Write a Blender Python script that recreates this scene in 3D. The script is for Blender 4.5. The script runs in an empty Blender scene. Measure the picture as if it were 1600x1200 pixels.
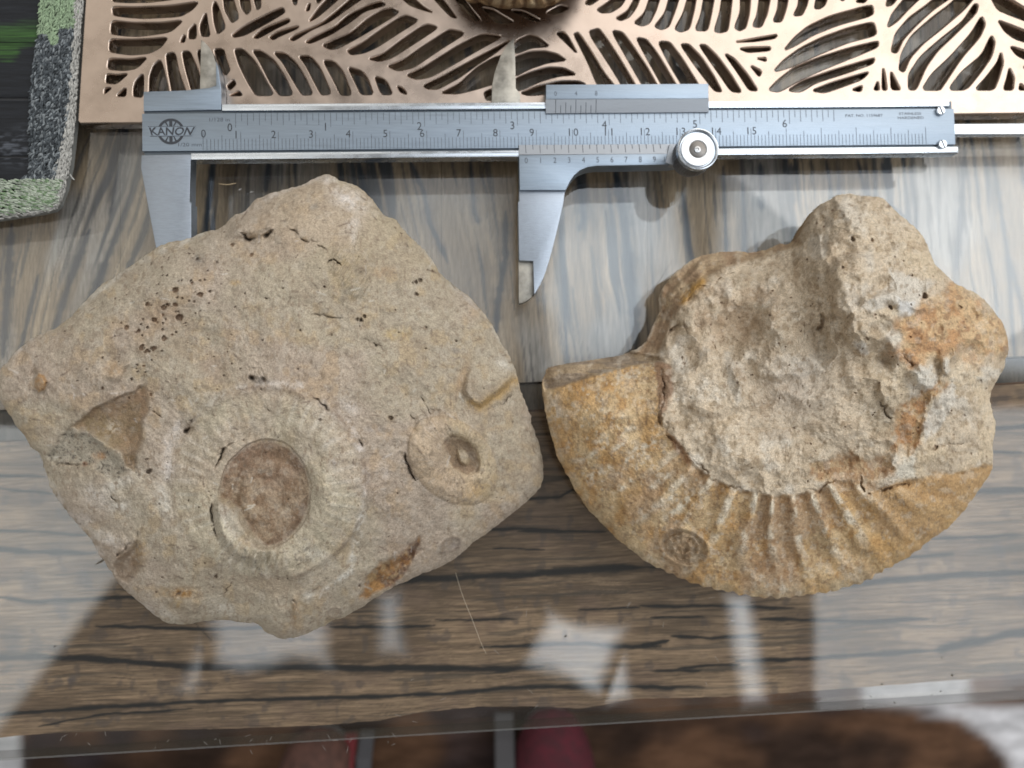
import bpy, bmesh, math, random
import numpy as np
from mathutils import Vector, Matrix

scene = bpy.context.scene
COL = scene.collection
random.seed(7)
rng = np.random.default_rng(7)

# ---------------------------------------------------------------- camera
FPX = 1150.0                 # focal length in pixels of the 1600 x 1200 picture
DCAM = 0.2126                # height of the lens over the glass
NAD = (748.0, 640.0)         # where the picture shows the point straight below the lens
n_cam = Vector(((NAD[0] - 800) / FPX, -(NAD[1] - 600) / FPX, -1.0)).normalized()
R3 = n_cam.rotation_difference(Vector((0, 0, -1))).to_matrix()
cam_d = bpy.data.cameras.new("camera")
cam = bpy.data.objects.new("camera", cam_d)
COL.objects.link(cam)
cam.matrix_world = Matrix.Translation((0, 0, DCAM)) @ R3.to_4x4()
cam_d.sensor_width = 36.0
cam_d.lens = 36.0 * FPX / 1600.0
cam_d.clip_start = 0.01
cam_d.clip_end = 20
cam_d.dof.use_dof = True
cam_d.dof.focus_distance = 0.180
cam_d.dof.aperture_fstop = cam_d.lens / 2.1
scene.camera = cam

# ---------------------------------------------------------------- world, lamps, exposure
world = bpy.data.worlds.new("World")
scene.world = world
world.use_nodes = True
bg = world.node_tree.nodes["Background"]
bg.inputs[0].default_value = (1.0, 0.93, 0.86, 1)
bg.inputs[1].default_value = 0.20
RM = np.array(R3)


def ray(px, py):
    px = np.asarray(px, float)
    py = np.asarray(py, float)
    d = np.stack([(px - 800) / FPX, -(py - 600) / FPX, -np.ones_like(px)], -1) @ RM.T
    return d / -d[..., 2:3]


def at(px, py, z):
    """world point seen at a picture position, on the level z"""
    z = np.asarray(z, float)
    d = ray(px, py)
    t = DCAM - z
    return np.stack([d[..., 0] * t, d[..., 1] * t, z + 0 * d[..., 0]], -1)


HL = 1.75


def panel(x0, y0, x1, y1, rad, rot=0.0, col=(0.90, 0.95, 1.0), soft=0.10, rag=0.0, mott=0.25):
    """ceiling lamp panel hanging at HL, sized so its mirror image in the glass covers that stretch"""
    c = ray((x0 + x1) / 2, (y0 + y1) / 2)
    k = DCAM + HL
    l = bpy.data.lights.new("reflection_lamp", 'AREA')
    l.shape = 'RECTANGLE'
    l.size = abs(x1 - x0) / FPX * k
    l.size_y = abs(y1 - y0) / FPX * k
    l.energy = rad * math.pi * l.size * l.size_y
    l.color = col
    # the added lamp fades and mottles so its mirrored patch looks irregular
    l.use_nodes = True
    t = l.node_tree
    em = t.nodes["Emission"]
    geo = t.nodes.new("ShaderNodeNewGeometry")
    sub = t.nodes.new("ShaderNodeVectorMath")
    sub.operation = 'SUBTRACT'
    sub.inputs[1].default_value = (0.5, 0.5, 0)
    t.links.new(geo.outputs["Parametric"], sub.inputs[0])
    sep = t.nodes.new("ShaderNodeSeparateXYZ")
    t.links.new(geo.outputs["Position"], sep.inputs[0])

    def math_(op, a, b):
        m = t.nodes.new("ShaderNodeMath")
        m.operation = op
        for i, v in enumerate((a, b)):
            if isinstance(v, (int, float)):
                m.inputs[i].default_value = v
            else:
                t.links.new(v, m.inputs[i])
        return m.outputs[0]
    rz = math.radians(rot)
    ox = math_('SUBTRACT', sep.outputs[0], float(c[0] * k))
    oy = math_('SUBTRACT', sep.outputs[1], float(c[1] * k))
    ux = math_('ADD', math_('MULTIPLY', ox, math.cos(rz)), math_('MULTIPLY', oy, math.sin(rz)))
    uy = math_('SUBTRACT', math_('MULTIPLY', oy, math.cos(rz)), math_('MULTIPLY', ox, math.sin(rz)))
    ex = math_('SUBTRACT', l.size / 2, math_('ABSOLUTE', ux, 0))
    ey = math_('SUBTRACT', l.size_y / 2, math_('ABSOLUTE', uy, 0))
    e = math_('MINIMUM', ex, ey)
    nz = t.nodes.new("ShaderNodeTexNoise")
    nz.inputs["Scale"].default_value = 4.5
    nz.inputs["Detail"].default_value = 3
    t.links.new(geo.outputs["Position"], nz.inputs["Vector"])
    e = math_('ADD', e, math_('MULTIPLY', math_('SUBTRACT', nz.outputs[0], 0.62), rag))
    mr = t.nodes.new("ShaderNodeMapRange")
    mr.interpolation_type = 'SMOOTHSTEP'
    mr.inputs["From Min"].default_value = 0
    mr.inputs["From Max"].default_value = soft
    t.links.new(e, mr.inputs["Value"])
    n2 = t.nodes.new("ShaderNodeTexNoise")
    n2.inputs["Scale"].default_value = 2.6
    n2.inputs["Detail"].default_value = 2
    t.links.new(geo.outputs["Position"], n2.inputs["Vector"])
    m2 = math_('ADD', 1.0, math_('MULTIPLY', math_('SUBTRACT', n2.outputs[0], 0.5), mott * 4))
    t.links.new(math_('MULTIPLY', mr.outputs[0], m2), em.inputs["Strength"])
    o = bpy.data.objects.new("reflection_lamp", l)
    COL.objects.link(o)
    o.location = (c[0] * k, c[1] * k, HL)
    o.rotation_euler = (0, 0, math.radians(rot))
    return o


WARM = (1.0, 0.95, 0.86)
panel(822, 200, 1109, 606, 3.3, 0, (0.84, 0.92, 1.0), soft=0.09, rag=0.14, mott=.35)
panel(1084, 225, 1800, 612, 3.3, 0, (0.84, 0.92, 1.0), soft=0.08, rag=0.08, mott=.2)
panel(520, 120, 850, 600, 1.7, 0, soft=0.2, rag=0.12, mott=.35)
panel(-350, 110, 310, 660, 1.0, 0, WARM, soft=0.14, rag=.1)
panel(-420, -420, 520, 110, 1.1, 0, WARM, soft=0.2, rag=.1)  # added lamp to brighten the left side of the tray
panel(-380, 560, 95, 1300, 2.0, -37, (0.93, 0.98, 1.0), soft=0.04, rag=0.0, mott=.12)
panel(1250, 620, 1900, 1290, 2.3, 0, soft=0.035, rag=0.02, mott=.12)
panel(318, 925, 532, 1060, 2.5, 0, soft=0.06, rag=0.12)  # added lamps from here down draw the bright gaps around the mirrored photographer
panel(284, 975, 338, 1100, 2.4, -24, soft=0.07, rag=.04)
panel(570, 905, 648, 1040, 2.8, 3, soft=0.08, rag=0.08)
panel(814, 945, 974, 1082, 3.1, -20, soft=0.055, rag=0.12)
panel(924, 1010, 994, 1112, 3.0, 12, soft=0.045, rag=0.04)
panel(1134, 915, 1202, 1118, 3.4, 8, soft=0.055, rag=0.03)

# tall window of the room, off to the right and beyond
wl = bpy.data.lights.new("window_light", 'AREA')
wl.shape = 'RECTANGLE'
wl.size, wl.size_y = 2.6, 2.2
wl.energy = 38.0
wl.color = (1.0, 0.97, 0.93)
wo = bpy.data.objects.new("window_light", wl)
COL.objects.link(wo)
wo.location = (1.35, 1.55, 1.75)
wo.rotation_euler = (Vector((0.05, 0, 0)) - wo.location).to_track_quat('-Z', 'Y').to_euler()

scene.view_settings.view_transform = 'Standard'
scene.view_settings.look = 'None'
scene.view_settings.exposure = 0.27
scene.view_settings.gamma = 1.0
scene.render.engine = 'CYCLES'
scene.cycles.use_denoising = True
scene.cycles.use_adaptive_sampling = False
scene.cycles.max_bounces = 10
scene.cycles.transparent_max_bounces = 24
scene.cycles.sample_clamp_indirect = 6.0


# ---------------------------------------------------------------- helpers
def srgb(r, g, b):
    f = lambda c: c / 12.92 if c <= 0.04045 else ((c + 0.055) / 1.055) ** 2.4
    return np.array([f(r / 255), f(g / 255), f(b / 255)])


def tag(o, label, cat, group=None):
    o["label"] = label
    o["category"] = cat
    if group:
        o["group"] = group


def thing(name, loc, label, cat, group=None):
    o = bpy.data.objects.new(name, None)
    o.empty_display_size = 0.02
    COL.objects.link(o)
    o.location = loc
    tag(o, label, cat, group)
    return o


def put(o, parent):
    """parent keeping world place (parents are unrotated empties or plain meshes)"""
    if parent is not None:
        o.parent = parent
        p, m = parent, Matrix.Identity(4)
        chain = []
        while p is not None:
            chain.append(p)
            p = p.parent
        for q in reversed(chain):
            m = m @ q.matrix_parent_inverse @ q.matrix_basis
        o.matrix_parent_inverse = m.inverted()


def mesh_np(name, V, F, mat, parent=None, col=None, smooth=True, normals=None):
    me = bpy.data.meshes.new(name)
    V = np.ascontiguousarray(V, np.float32)
    nf, k = F.shape
    me.vertices.add(len(V))
    me.vertices.foreach_set("co", V.ravel())
    me.loops.add(nf * k)
    me.loops.foreach_set("vertex_index", np.ascontiguousarray(F, np.int32).ravel())
    me.polygons.add(nf)
    me.polygons.foreach_set("loop_start", np.arange(0, nf * k, k, dtype=np.int32))
    me.polygons.foreach_set("loop_total", np.full(nf, k, np.int32))
    me.polygons.foreach_set("use_smooth", np.full(nf, smooth, bool))
    me.update(calc_edges=True)
    me.validate()
    if col is not None:
        a = me.color_attributes.new("Col", 'FLOAT_COLOR', 'POINT')
        c4 = np.ones((len(V), 4), np.float32)
        c4[:, :3] = col
        a.data.foreach_set("color", c4.ravel())
    if normals is not None:
        me.normals_split_custom_set_from_vertices(np.asarray(normals, float))
    me.materials.append(mat)
    o = bpy.data.objects.new(name, me)
    COL.objects.link(o)
    put(o, parent)
    return o


def bm_obj(name, bm, mat, parent=None, smooth=False, angle=35):
    me = bpy.data.meshes.new(name)
    bmesh.ops.recalc_face_normals(bm, faces=bm.faces)
    bm.to_mesh(me)
    bm.free()
    if smooth:
        me.polygons.foreach_set("use_smooth", [True] * len(me.polygons))
        me.set_sharp_from_angle(angle=math.radians(angle))
    me.materials.append(mat)
    o = bpy.data.objects.new(name, me)
    COL.objects.link(o)
    put(o, parent)
    return o


def grid_faces(nu, nv, wrap=False):
    i = np.arange(nu if wrap else nu - 1)[:, None]
    j = np.arange(nv - 1)[None, :]
    i2 = (i + 1) % nu
    a = i * nv + j
    b = i2 * nv + j
    return np.stack([a, b, b + 1, a + 1], -1).reshape(-1, 4)


_tab = rng.random((256, 256)).astype(np.float32)


def vn(x, y, s=0):
    x = np.asarray(x) + 37.31 * s
    y = np.asarray(y) + 91.73 * s
    xi = np.floor(x).astype(int)
    yi = np.floor(y).astype(int)
    fx = x - xi
    fy = y - yi
    fx = fx * fx * fx * (fx * (fx * 6 - 15) + 10)
    fy = fy * fy * fy * (fy * (fy * 6 - 15) + 10)
    g = lambda a, b: _tab[a & 255, b & 255]
    return ((g(xi, yi) * (1 - fx) + g(xi + 1, yi) * fx) * (1 - fy)
            + (g(xi, yi + 1) * (1 - fx) + g(xi + 1, yi + 1) * fx) * fy) * 2 - 1


def fbm(x, y, s=0, o=4, gain=0.5):
    t, a, n = 0, 1.0, 0
    for k in range(o):
        t = t + a * vn(x * 2 ** k * 1.03, y * 2 ** k * 0.97, s + k * 3.7)
        n += a
        a *= gain
    return t / n


def ss(a, b, x):
    t = np.clip((x - a) / (b - a), 0, 1)
    return t * t * (3 - 2 * t)


def dpoly(x, y, pts):
    """distance to an open polyline, and the share of the way along it"""
    best = np.full(np.shape(x), 1e9)
    w = np.zeros(np.shape(x))
    n = len(pts) - 1
    for k in range(n):
        (ax, ay), (bx, by) = pts[k][:2], pts[k + 1][:2]
        dx, dy = bx - ax, by - ay
        t = np.clip(((x - ax) * dx + (y - ay) * dy) / (dx * dx + dy * dy + 1e-9), 0, 1)
        d = np.hypot(x - ax - t * dx, y - ay - t * dy)
        m = d < best
        best = np.where(m, d, best)
        w = np.where(m, (k + t) / n, w)
    return best, w


def inpoly(x, y, pts):
    """signed distance, positive inside"""
    d, _ = dpoly(x, y, list(pts) + [pts[0]])
    ins = np.zeros(np.shape(x), bool)
    n = len(pts)
    for k in range(n):
        (ax, ay), (bx, by) = pts[k], pts[(k + 1) % n]
        if ay == by:
            continue
        c = ((ay > y) != (by > y)) & (x < (bx - ax) * (y - ay) / (by - ay) + ax)
        ins ^= c
    return np.where(ins, d, -d)


def ell(x, y, cx, cy, rx, ry, rot=0):
    c, s = math.cos(math.radians(rot)), math.sin(math.radians(rot))
    u = (x - cx) * c + (y - cy) * s
    v = -(x - cx) * s + (y - cy) * c
    return np.sqrt((u / rx) ** 2 + (v / ry) ** 2)


def rbf(pts):
    p = np.array(pts, float)
    P, Z = p[:, :2] / 100, p[:, 2]
    n = len(P)
    phi = lambda r: np.where(r > 1e-9, r * r * np.log(np.maximum(r, 1e-9)), 0)
    A = np.zeros((n + 3, n + 3))
    A[:n, :n] = phi(np.linalg.norm(P[:, None] - P[None], axis=-1)) + np.eye(n) * 0.02
    A[:n, n] = 1
    A[:n, n + 1:] = P
    A[n:, :n] = A[:n, n:].T
    w = np.linalg.solve(A, np.concatenate([Z, np.zeros(3)]))

    def f(x, y):
        x = np.asarray(x) / 100
        y = np.asarray(y) / 100
        r = w[n] + w[n + 1] * x + w[n + 2] * y
        for i in range(n):
            r = r + w[i] * phi(np.hypot(x - P[i, 0], y - P[i, 1]))
        return r
    return f


def chaikin(pts, it=2, closed=True, k=0.22):
    p = np.array(pts, float)
    for _ in range(it):
        if closed:
            q = np.roll(p, -1, 0)
            p = np.stack([(1 - k) * p + k * q, k * p + (1 - k) * q], 1).reshape(-1, 2)
        else:
            a, b = p[:-1], p[1:]
            m = np.stack([0.75 * a + 0.25 * b, 0.25 * a + 0.75 * b], 1).reshape(-1, 2)
            p = np.concatenate([p[:1], m, p[-1:]])
    return p


def mix(a, b, t):
    return a + (b - a) * t[..., None]


# ---------------------------------------------------------------- materials
class NT:
    def __init__(self, name):
        self.m = bpy.data.materials.new(name)
        self.m.use_nodes = True
        self.t = self.m.node_tree
        self.b = self.t.nodes["Principled BSDF"]

    def n(self, kind, **kw):
        nd = self.t.nodes.new(kind)
        for k, v in kw.items():
            if k in nd.inputs:
                nd.inputs[k].default_value = v
            else:
                setattr(nd, k, v)
        return nd

    def l(self, a, b):
        self.t.links.new(a, b)

    def noise(self, scale, detail=4, rough=0.5, stretch=None):
        g = self.n("ShaderNodeNewGeometry")
        mp = self.n("ShaderNodeMapping")
        self.l(g.outputs["Position"], mp.inputs["Vector"])
        if stretch:
            mp.inputs["Scale"].default_value = stretch
        nz = self.n("ShaderNodeTexNoise")
        nz.inputs["Scale"].default_value = scale
        nz.inputs["Detail"].default_value = detail
        nz.inputs["Roughness"].default_value = rough
        self.l(mp.outputs[0], nz.inputs["Vector"])
        return nz.outputs["Fac"]

    def rng(self, src, a, b, c, d):
        r = self.n("ShaderNodeMapRange")
        for i, v in zip(("From Min", "From Max", "To Min", "To Max"), (a, b, c, d)):
            r.inputs[i].default_value = v
        self.l(src, r.inputs["Value"])
        return r.outputs[0]

    def scale(self, colsock, valsock):
        m = self.n("ShaderNodeVectorMath", operation='SCALE')
        self.l(colsock, m.inputs[0])
        self.l(valsock, m.inputs["Scale"])
        return m.outputs[0]

    def bump(self, src, strength, dist, prev=None):
        b = self.n("ShaderNodeBump")
        b.inputs["Strength"].default_value = strength
        b.inputs["Distance"].default_value = dist
        self.l(src, b.inputs["Height"])
        if prev is not None:
            self.l(prev, b.inputs["Normal"])
        return b.outputs[0]

    def attr(self):
        a = self.n("ShaderNodeAttribute")
        a.attribute_name = "Col"
        return a.outputs["Color"]

    def rgb(self, c):
        r = self.n("ShaderNodeRGB")
        r.outputs[0].default_value = (*c, 1)
        return r.outputs[0]


def plain(name, col, rough=0.5, metal=0.0, grain=None, grain_amt=0.12, bump=0.0, stretch=None, spec=0.5):
    t = NT(name)
    t.b.inputs["Roughness"].default_value = rough
    t.b.inputs["Metallic"].default_value = metal
    t.b.inputs["Specular IOR Level"].default_value = spec
    c = t.rgb(col)
    if grain:
        nz = t.noise(grain, 4, 0.6, stretch)
        c = t.scale(c, t.rng(nz, 0.3, 0.7, 1 - grain_amt, 1 + grain_amt))
        t.l(t.rng(nz, 0.3, 0.7, max(0.03, rough - 0.08), rough + 0.08), t.b.inputs["Roughness"])
        if bump:
            t.l(t.bump(nz, bump, 0.0003), t.b.inputs["Normal"])
    t.l(c, t.b.inputs["Base Color"])
    return t.m


def rock_mat(name):
    t = NT(name)
    t.b.inputs["Roughness"].default_value = 0.92
    t.b.inputs["Specular IOR Level"].default_value = 0.18
    a = t.attr()
    n1 = t.noise(900, 5, 0.65)
    n2 = t.noise(2600, 3, 0.6)
    c = t.scale(a, t.rng(n1, 0.3, 0.7, 0.84, 1.15))
    c = t.scale(c, t.rng(n2, 0.3, 0.7, 0.80, 1.18))
    t.l(c, t.b.inputs["Base Color"])
    b = t.bump(n1, 0.55, 0.0005)
    b = t.bump(n2, 0.5, 0.00022, b)
    t.l(b, t.b.inputs["Normal"])
    return t.m


def wood_mat(name, stretch):
    t = NT(name)
    t.b.inputs["Roughness"].default_value = 0.6
    t.b.inputs["Specular IOR Level"].default_value = 0.2
    a = t.attr()
    n1 = t.noise(60, 5, 0.7, stretch)
    n2 = t.noise(160, 3, 0.6, stretch)
    c = t.scale(a, t.rng(n1, 0.3, 0.7, 0.78, 1.2))
    c = t.scale(c, t.rng(n2, 0.3, 0.7, 0.74, 1.24))
    t.l(c, t.b.inputs["Base Color"])
    t.l(t.bump(n2, 0.25, 0.0002), t.b.inputs["Normal"])
    return t.m


def glass_mat():
    t = NT("clear_glass")
    nt = t.t
    nt.nodes.remove(t.b)
    out = nt.nodes["Material Output"]
    g = t.n("ShaderNodeNewGeometry")
    dot = t.n("ShaderNodeVectorMath", operation='DOT_PRODUCT')
    t.l(g.outputs["Incoming"], dot.inputs[0])
    t.l(g.outputs["Normal"], dot.inputs[1])
    ab = t.n("ShaderNodeMath", operation='ABSOLUTE')
    t.l(dot.outputs["Value"], ab.inputs[0])
    om = t.n("ShaderNodeMath", operation='SUBTRACT')
    om.inputs[0].default_value = 1.0
    t.l(ab.outputs[0], om.inputs[1])
    pw = t.n("ShaderNodeMath", operation='POWER')
    t.l(om.outputs[0], pw.inputs[0])
    pw.inputs[1].default_value = 5.0
    fr = t.rng(pw.outputs[0], 0, 1, 0.041, 1.0)
    tr = t.n("ShaderNodeBsdfTransparent")
    tr.inputs[0].default_value = (0.975, 0.985, 0.975, 1)
    gl = t.n("ShaderNodeBsdfGlossy")
    gl.inputs["Roughness"].default_value = 0.012
    gl.inputs[0].default_value = (1, 1, 1, 1)
    mx = t.n("ShaderNodeMixShader")
    t.l(fr, mx.inputs[0])
    t.l(tr.outputs[0], mx.inputs[1])
    t.l(gl.outputs[0], mx.inputs[2])
    t.l(mx.outputs[0], out.inputs[0])
    return t.m


M = {
    'rock': rock_mat("limestone"),
    'wood_v': wood_mat("wood_lengthwise_top", (12, 1.0, 6)),
    'wood_h': wood_mat("wood_lengthwise_rail", (1.0, 14, 6)),
    'glass': glass_mat(),
    'glass_edge': plain("glass_edge", (0.05, 0.052, 0.04), 0.25),
    'steel': plain("satin_steel", (0.29, 0.345, 0.41), 0.46, 1.0, 420, 0.11, 0.14, (.35, 5, 1)),
    'steel_side': plain("brushed_steel", (0.34, 0.38, 0.435), 0.45, 1.0, 500, 0.13, 0.16, (1, 9, 1)),
    'chrome': plain("polished_steel", (0.58, 0.63, 0.69), 0.26, 1.0, 200, 0.05),
    'worn': plain("stained_steel", (0.36, 0.34, 0.30), 0.5, 1.0, 260, 0.45, 0.2),
    'dark_steel': plain("dark_knurled_steel", (0.27, 0.27, 0.28), 0.4, 0.9),
    'ink': plain("black_engraving", (0.035, 0.04, 0.05), 0.6),
    'ink_soft': plain("grey_engraving", (0.075, 0.09, 0.11), 0.6),
    'copper': plain("rose_gold_metal", (0.46, 0.375, 0.315), 0.29, 1.0, 120, 0.14, 0.10),
    'yarn': None,
}


def attr_mat(name, rough=0.8, grain=400, amt=0.15, bump=0.3, stretch=None, spec=0.3):
    t = NT(name)
    t.b.inputs["Roughness"].default_value = rough
    t.b.inputs["Specular IOR Level"].default_value = spec
    nz = t.noise(grain, 4, 0.6, stretch)
    t.l(t.scale(t.attr(), t.rng(nz, 0.3, 0.7, 1 - amt, 1 + amt)), t.b.inputs["Base Color"])
    if bump:
        t.l(t.bump(nz, bump, 0.0004), t.b.inputs["Normal"])
    return t.m


M['glass_edge'].node_tree.nodes["Principled BSDF"].inputs["Alpha"].default_value = 0.42
M['yarn'] = attr_mat("knitted_yarn", 0.95, 1500, 0.25, 0.5, None, 0.1)
M['lacquer'] = attr_mat("black_slat", 0.55, 900, 0.25, 0.3, (0.15, 3, 1), 0.3)
M['hide'] = attr_mat("cowhide", 0.95, 25, 0.35, 0.5, (1, 3, 1), 0.1)

# ---------------------------------------------------------------- floor, rug, shoes below the table edge
ZF = -0.46
f_bm = bmesh.new()
for q in [(-1.6, -1.6), (1.6, -1.6), (1.6, 1.6), (-1.6, 1.6)]:
    f_bm.verts.new((q[0], q[1], ZF))
f_bm.faces.new(f_bm.verts)
floor = bm_obj("floor", f_bm, plain("pale_floor", (0.74, 0.76, 0.78), 0.35, 0, 12, 0.06))
floor["kind"] = "structure"


def rug():
    xs = np.arange(-500, 2100, 9.0)
    ys = np.arange(500, 1900, 9.0)
    X, Y = np.meshgrid(xs, ys, indexing='ij')
    wob = 14 * fbm(X / 60, Y / 60, 3)
    white = np.maximum.reduce([
        ss(-12, 12, inpoly(X, Y, [(1440, 1118), (1500, 1124), (1545, 1150), (1572, 1180), (1590, 1230), (1640, 1400), (2200, 1400),
                                  (2200, 1060), (1560, 1104), (1480, 1104)]) + wob * 0.5),
        0.8 * ss(-16, 10, inpoly(X, Y, [(1350, 1066), (1506, 1060), (1512, 1098), (1480, 1110), (1352, 1096)]) + wob * .3),
        ss(-8, 8, inpoly(X, Y, [(-300, 1120), (30, 1140), (38, 1320), (-300, 1320)]) + wob * .3)])
    n = fbm(X / 110 + Y / 160, Y / 80 - X / 260, 5, 2)
    n2 = fbm(X / 26, Y / 60, 8, 3)
    brown = mix(np.array([0.032, 0.020, 0.015]), np.array([0.105, 0.057, 0.034]), ss(-0.45, 0.55, n + 0.15 * n2 + (X - 900) / 2600))
    brown = mix(brown, np.array([0.03, 0.025, 0.03]), 0.7 * ss(0.1, 0.5, fbm(X / 120, Y / 80, 12, 2)))
    c = mix(brown, np.array([0.52, 0.52, 0.54]), white)
    z = ZF + 0.006 + 0.003 * fbm(X / 30, Y / 30, 2)
    edge = np.minimum.reduce([X - xs[0], xs[-1] - X, Y - ys[0], ys[-1] - Y])
    z = np.where(edge < 5, ZF + 0.001, z)
    V = at(X, Y, z).reshape(-1, 3)
    o = mesh_np("cowhide_rug", V, grid_faces(len(xs), len(ys))[:, ::-1], M['hide'], None, c.reshape(-1, 3))
    tag(o, "brown and white cowhide rug on the floor below the table edge", "rug")


rug()


def loft(secs, n=28):
    """closed rings -> mesh arrays; secs = (cx, cy, z, rx, ry)"""
    V, k = [], len(secs)
    a = np.linspace(0, 2 * math.pi, n, endpoint=False)
    for cx, cy, z, rx, ry in secs:
        V.append(np.stack([cx + rx * np.cos(a), cy + ry * np.sin(a), np.full(n, z)], -1))
    V = np.array(V).reshape(-1, 3)
    F = []
    for i in range(k - 1):
        for j in range(n):
            F.append((i * n + j, i * n + (j + 1) % n, (i + 1) * n + (j + 1) % n, (i + 1) * n + j))
    return V, np.array(F)


def shoe(cx_px, toe_px, label, upper_col, extra):
    """a slip-on shoe seen from above, toe towards the table; extra = strips (name, offset, width, colour)"""
    p = at(cx_px, toe_px, ZF + 0.03)
    root = thing("shoe", (p[0], p[1], ZF + 0.006), label, "shoe", "shoes on the rug")
    L, W = 0.27, 0.046
    cy = p[1] - L / 2
    def ring(z, g, top=1.0):
        t = np.linspace(0, 2 * math.pi, 40, endpoint=False)
        yy = np.sin(t)
        w = W * g * (1 - 0.14 * (1 - yy) / 2) * np.sign(np.cos(t)) * np.abs(np.cos(t)) ** 0.72
        return np.stack([p[0] + w, cy + L / 2 * (1 + (g - 1) * 0.5) * yy * top, np.full(40, z)], -1)
    def body(name, rings, mat):
        V = np.concatenate(rings)
        k = len(rings)
        F = [(i * 40 + j, i * 40 + (j + 1) % 40, (i + 1) * 40 + (j + 1) % 40, (i + 1) * 40 + j) for i in range(k - 1) for j in range(40)]
        V = np.concatenate([V, [[p[0], cy, rings[-1][0, 2]]]])
        F2 = [((k - 1) * 40 + j, (k - 1) * 40 + (j + 1) % 40, len(V) - 1, len(V) - 1) for j in range(40)]
        me = bpy.data.meshes.new(name)
        me.from_pydata([tuple(v) for v in V], [], [tuple(f) for f in F] + [f[:3] for f in F2])
        me.polygons.foreach_set("use_smooth", [True] * len(me.polygons))
        me.materials.append(mat)
        o = bpy.data.objects.new(name, me)
        COL.objects.link(o)
        put(o, root)
        return o
    z0 = ZF + 0.008
    body("sole", [ring(z0, .80), ring(z0 + .004, .86), ring(z0 + .018, .86), ring(z0 + .022, .84)],
         plain("rubber_sole", (0.2, 0.2, 0.2), 0.7))
    body("upper", [ring(z0 + .0205, .93), ring(z0 + .032, .97), ring(z0 + .045, .88), ring(z0 + .054, .7), ring(z0 + .058, .45)],
         plain("shoe_cloth", upper_col, 0.85, 0, 120, 0.4))
    for nm, dx, w, colr in extra:
        b = bmesh.new()
        y0, y1 = p[1] - 0.012, p[1] - 0.13
        prof = []
        for k in range(9):
            yy = y0 + (y1 - y0) * k / 8
            h = z0 + 0.061 - 0.03 * max(0, (1 - k / 3)) ** 2 - abs(dx) / W * 0.018
            prof.append((b.verts.new((p[0] + dx - w / 2, yy, h)), b.verts.new((p[0] + dx + w / 2, yy, h)),
                         b.verts.new((p[0] + dx + w / 2, yy, h - .006)), b.verts.new((p[0] + dx - w / 2, yy, h - .006))))
        for k in range(8):
            for q in range(4):
                b.faces.new((prof[k][q], prof[k][(q + 1) % 4], prof[k + 1][(q + 1) % 4], prof[k + 1][q]))
        b.faces.new(prof[0])
        b.faces.new(prof[-1][::-1])
        bm_obj(nm, b, plain("shoe_" + nm, colr, 0.8), root)


shoe(862, 1098, "red slip-on shoe on the rug below the glass edge", (0.075, 0.009, 0.017), [("strap", -0.041, 0.016, (0.07, 0.068, 0.072))])
shoe(500, 1128, "brown shoe with blue and red strips and a pale strap", (0.10, 0.048, 0.036),
     [("blue_strip", 0.010, 0.020, (0.035, 0.05, 0.11)), ("red_strip", 0.026, 0.010, (0.16, 0.02, 0.025)), ("strap", 0.039, 0.012, (0.07, 0.07, 0.077))])

# ---------------------------------------------------------------- table below the glass
ZW = -0.0105
TG = 0.0085                     # glass thickness


def cracks(X, Y, lst, c, col, strength=0.9, seed=0, wide=1.0):
    for pts, w in lst:
        w = w * wide
        x0 = min(p[0] for p in pts) - 12
        x1 = max(p[0] for p in pts) + 12
        y0 = min(p[1] for p in pts) - 14
        y1 = max(p[1] for p in pts) + 14
        m = (X > x0) & (X < x1) & (Y > y0) & (Y < y1)
        if not m.any():
            continue
        x, y = X[m], Y[m]
        d, t = dpoly(x, y + 1.6 * fbm(x / 24, y / 24, 40 + seed, 3), pts)
        ww = w * np.minimum(1, np.minimum(t, 1 - t) * 7 + .2) * (0.75 + 0.5 * fbm(x / 30, y / 9, 17 + seed))
        k = strength * (1 - ss(ww * 0.35, ww + 0.9, d))
        c[m] = mix(c[m], col, k)
        k2 = 0.28 * (1 - ss(0, ww * 3.2 + 2, d))
        c[m] = mix(c[m], col, k2)
    return c


LA = lambda x: 642 - 84 * x / 1600          # joint between top boards and border strip
LB = lambda x: 690 - 92 * x / 1600          # joint between border strip and front rail
FRONT = [(-260, 1172), (0, 1152), (82, 1145), (187, 1142), (375, 1138), (506, 1133), (594, 1125), (657, 1113), (744, 1104), (837, 1104),
         (910, 1107), (987, 1092), (1100, 1089), (1187, 1087), (1262, 1080), (1412, 1069), (1500, 1062), (1600, 1052), (1860, 1034)]


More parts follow.
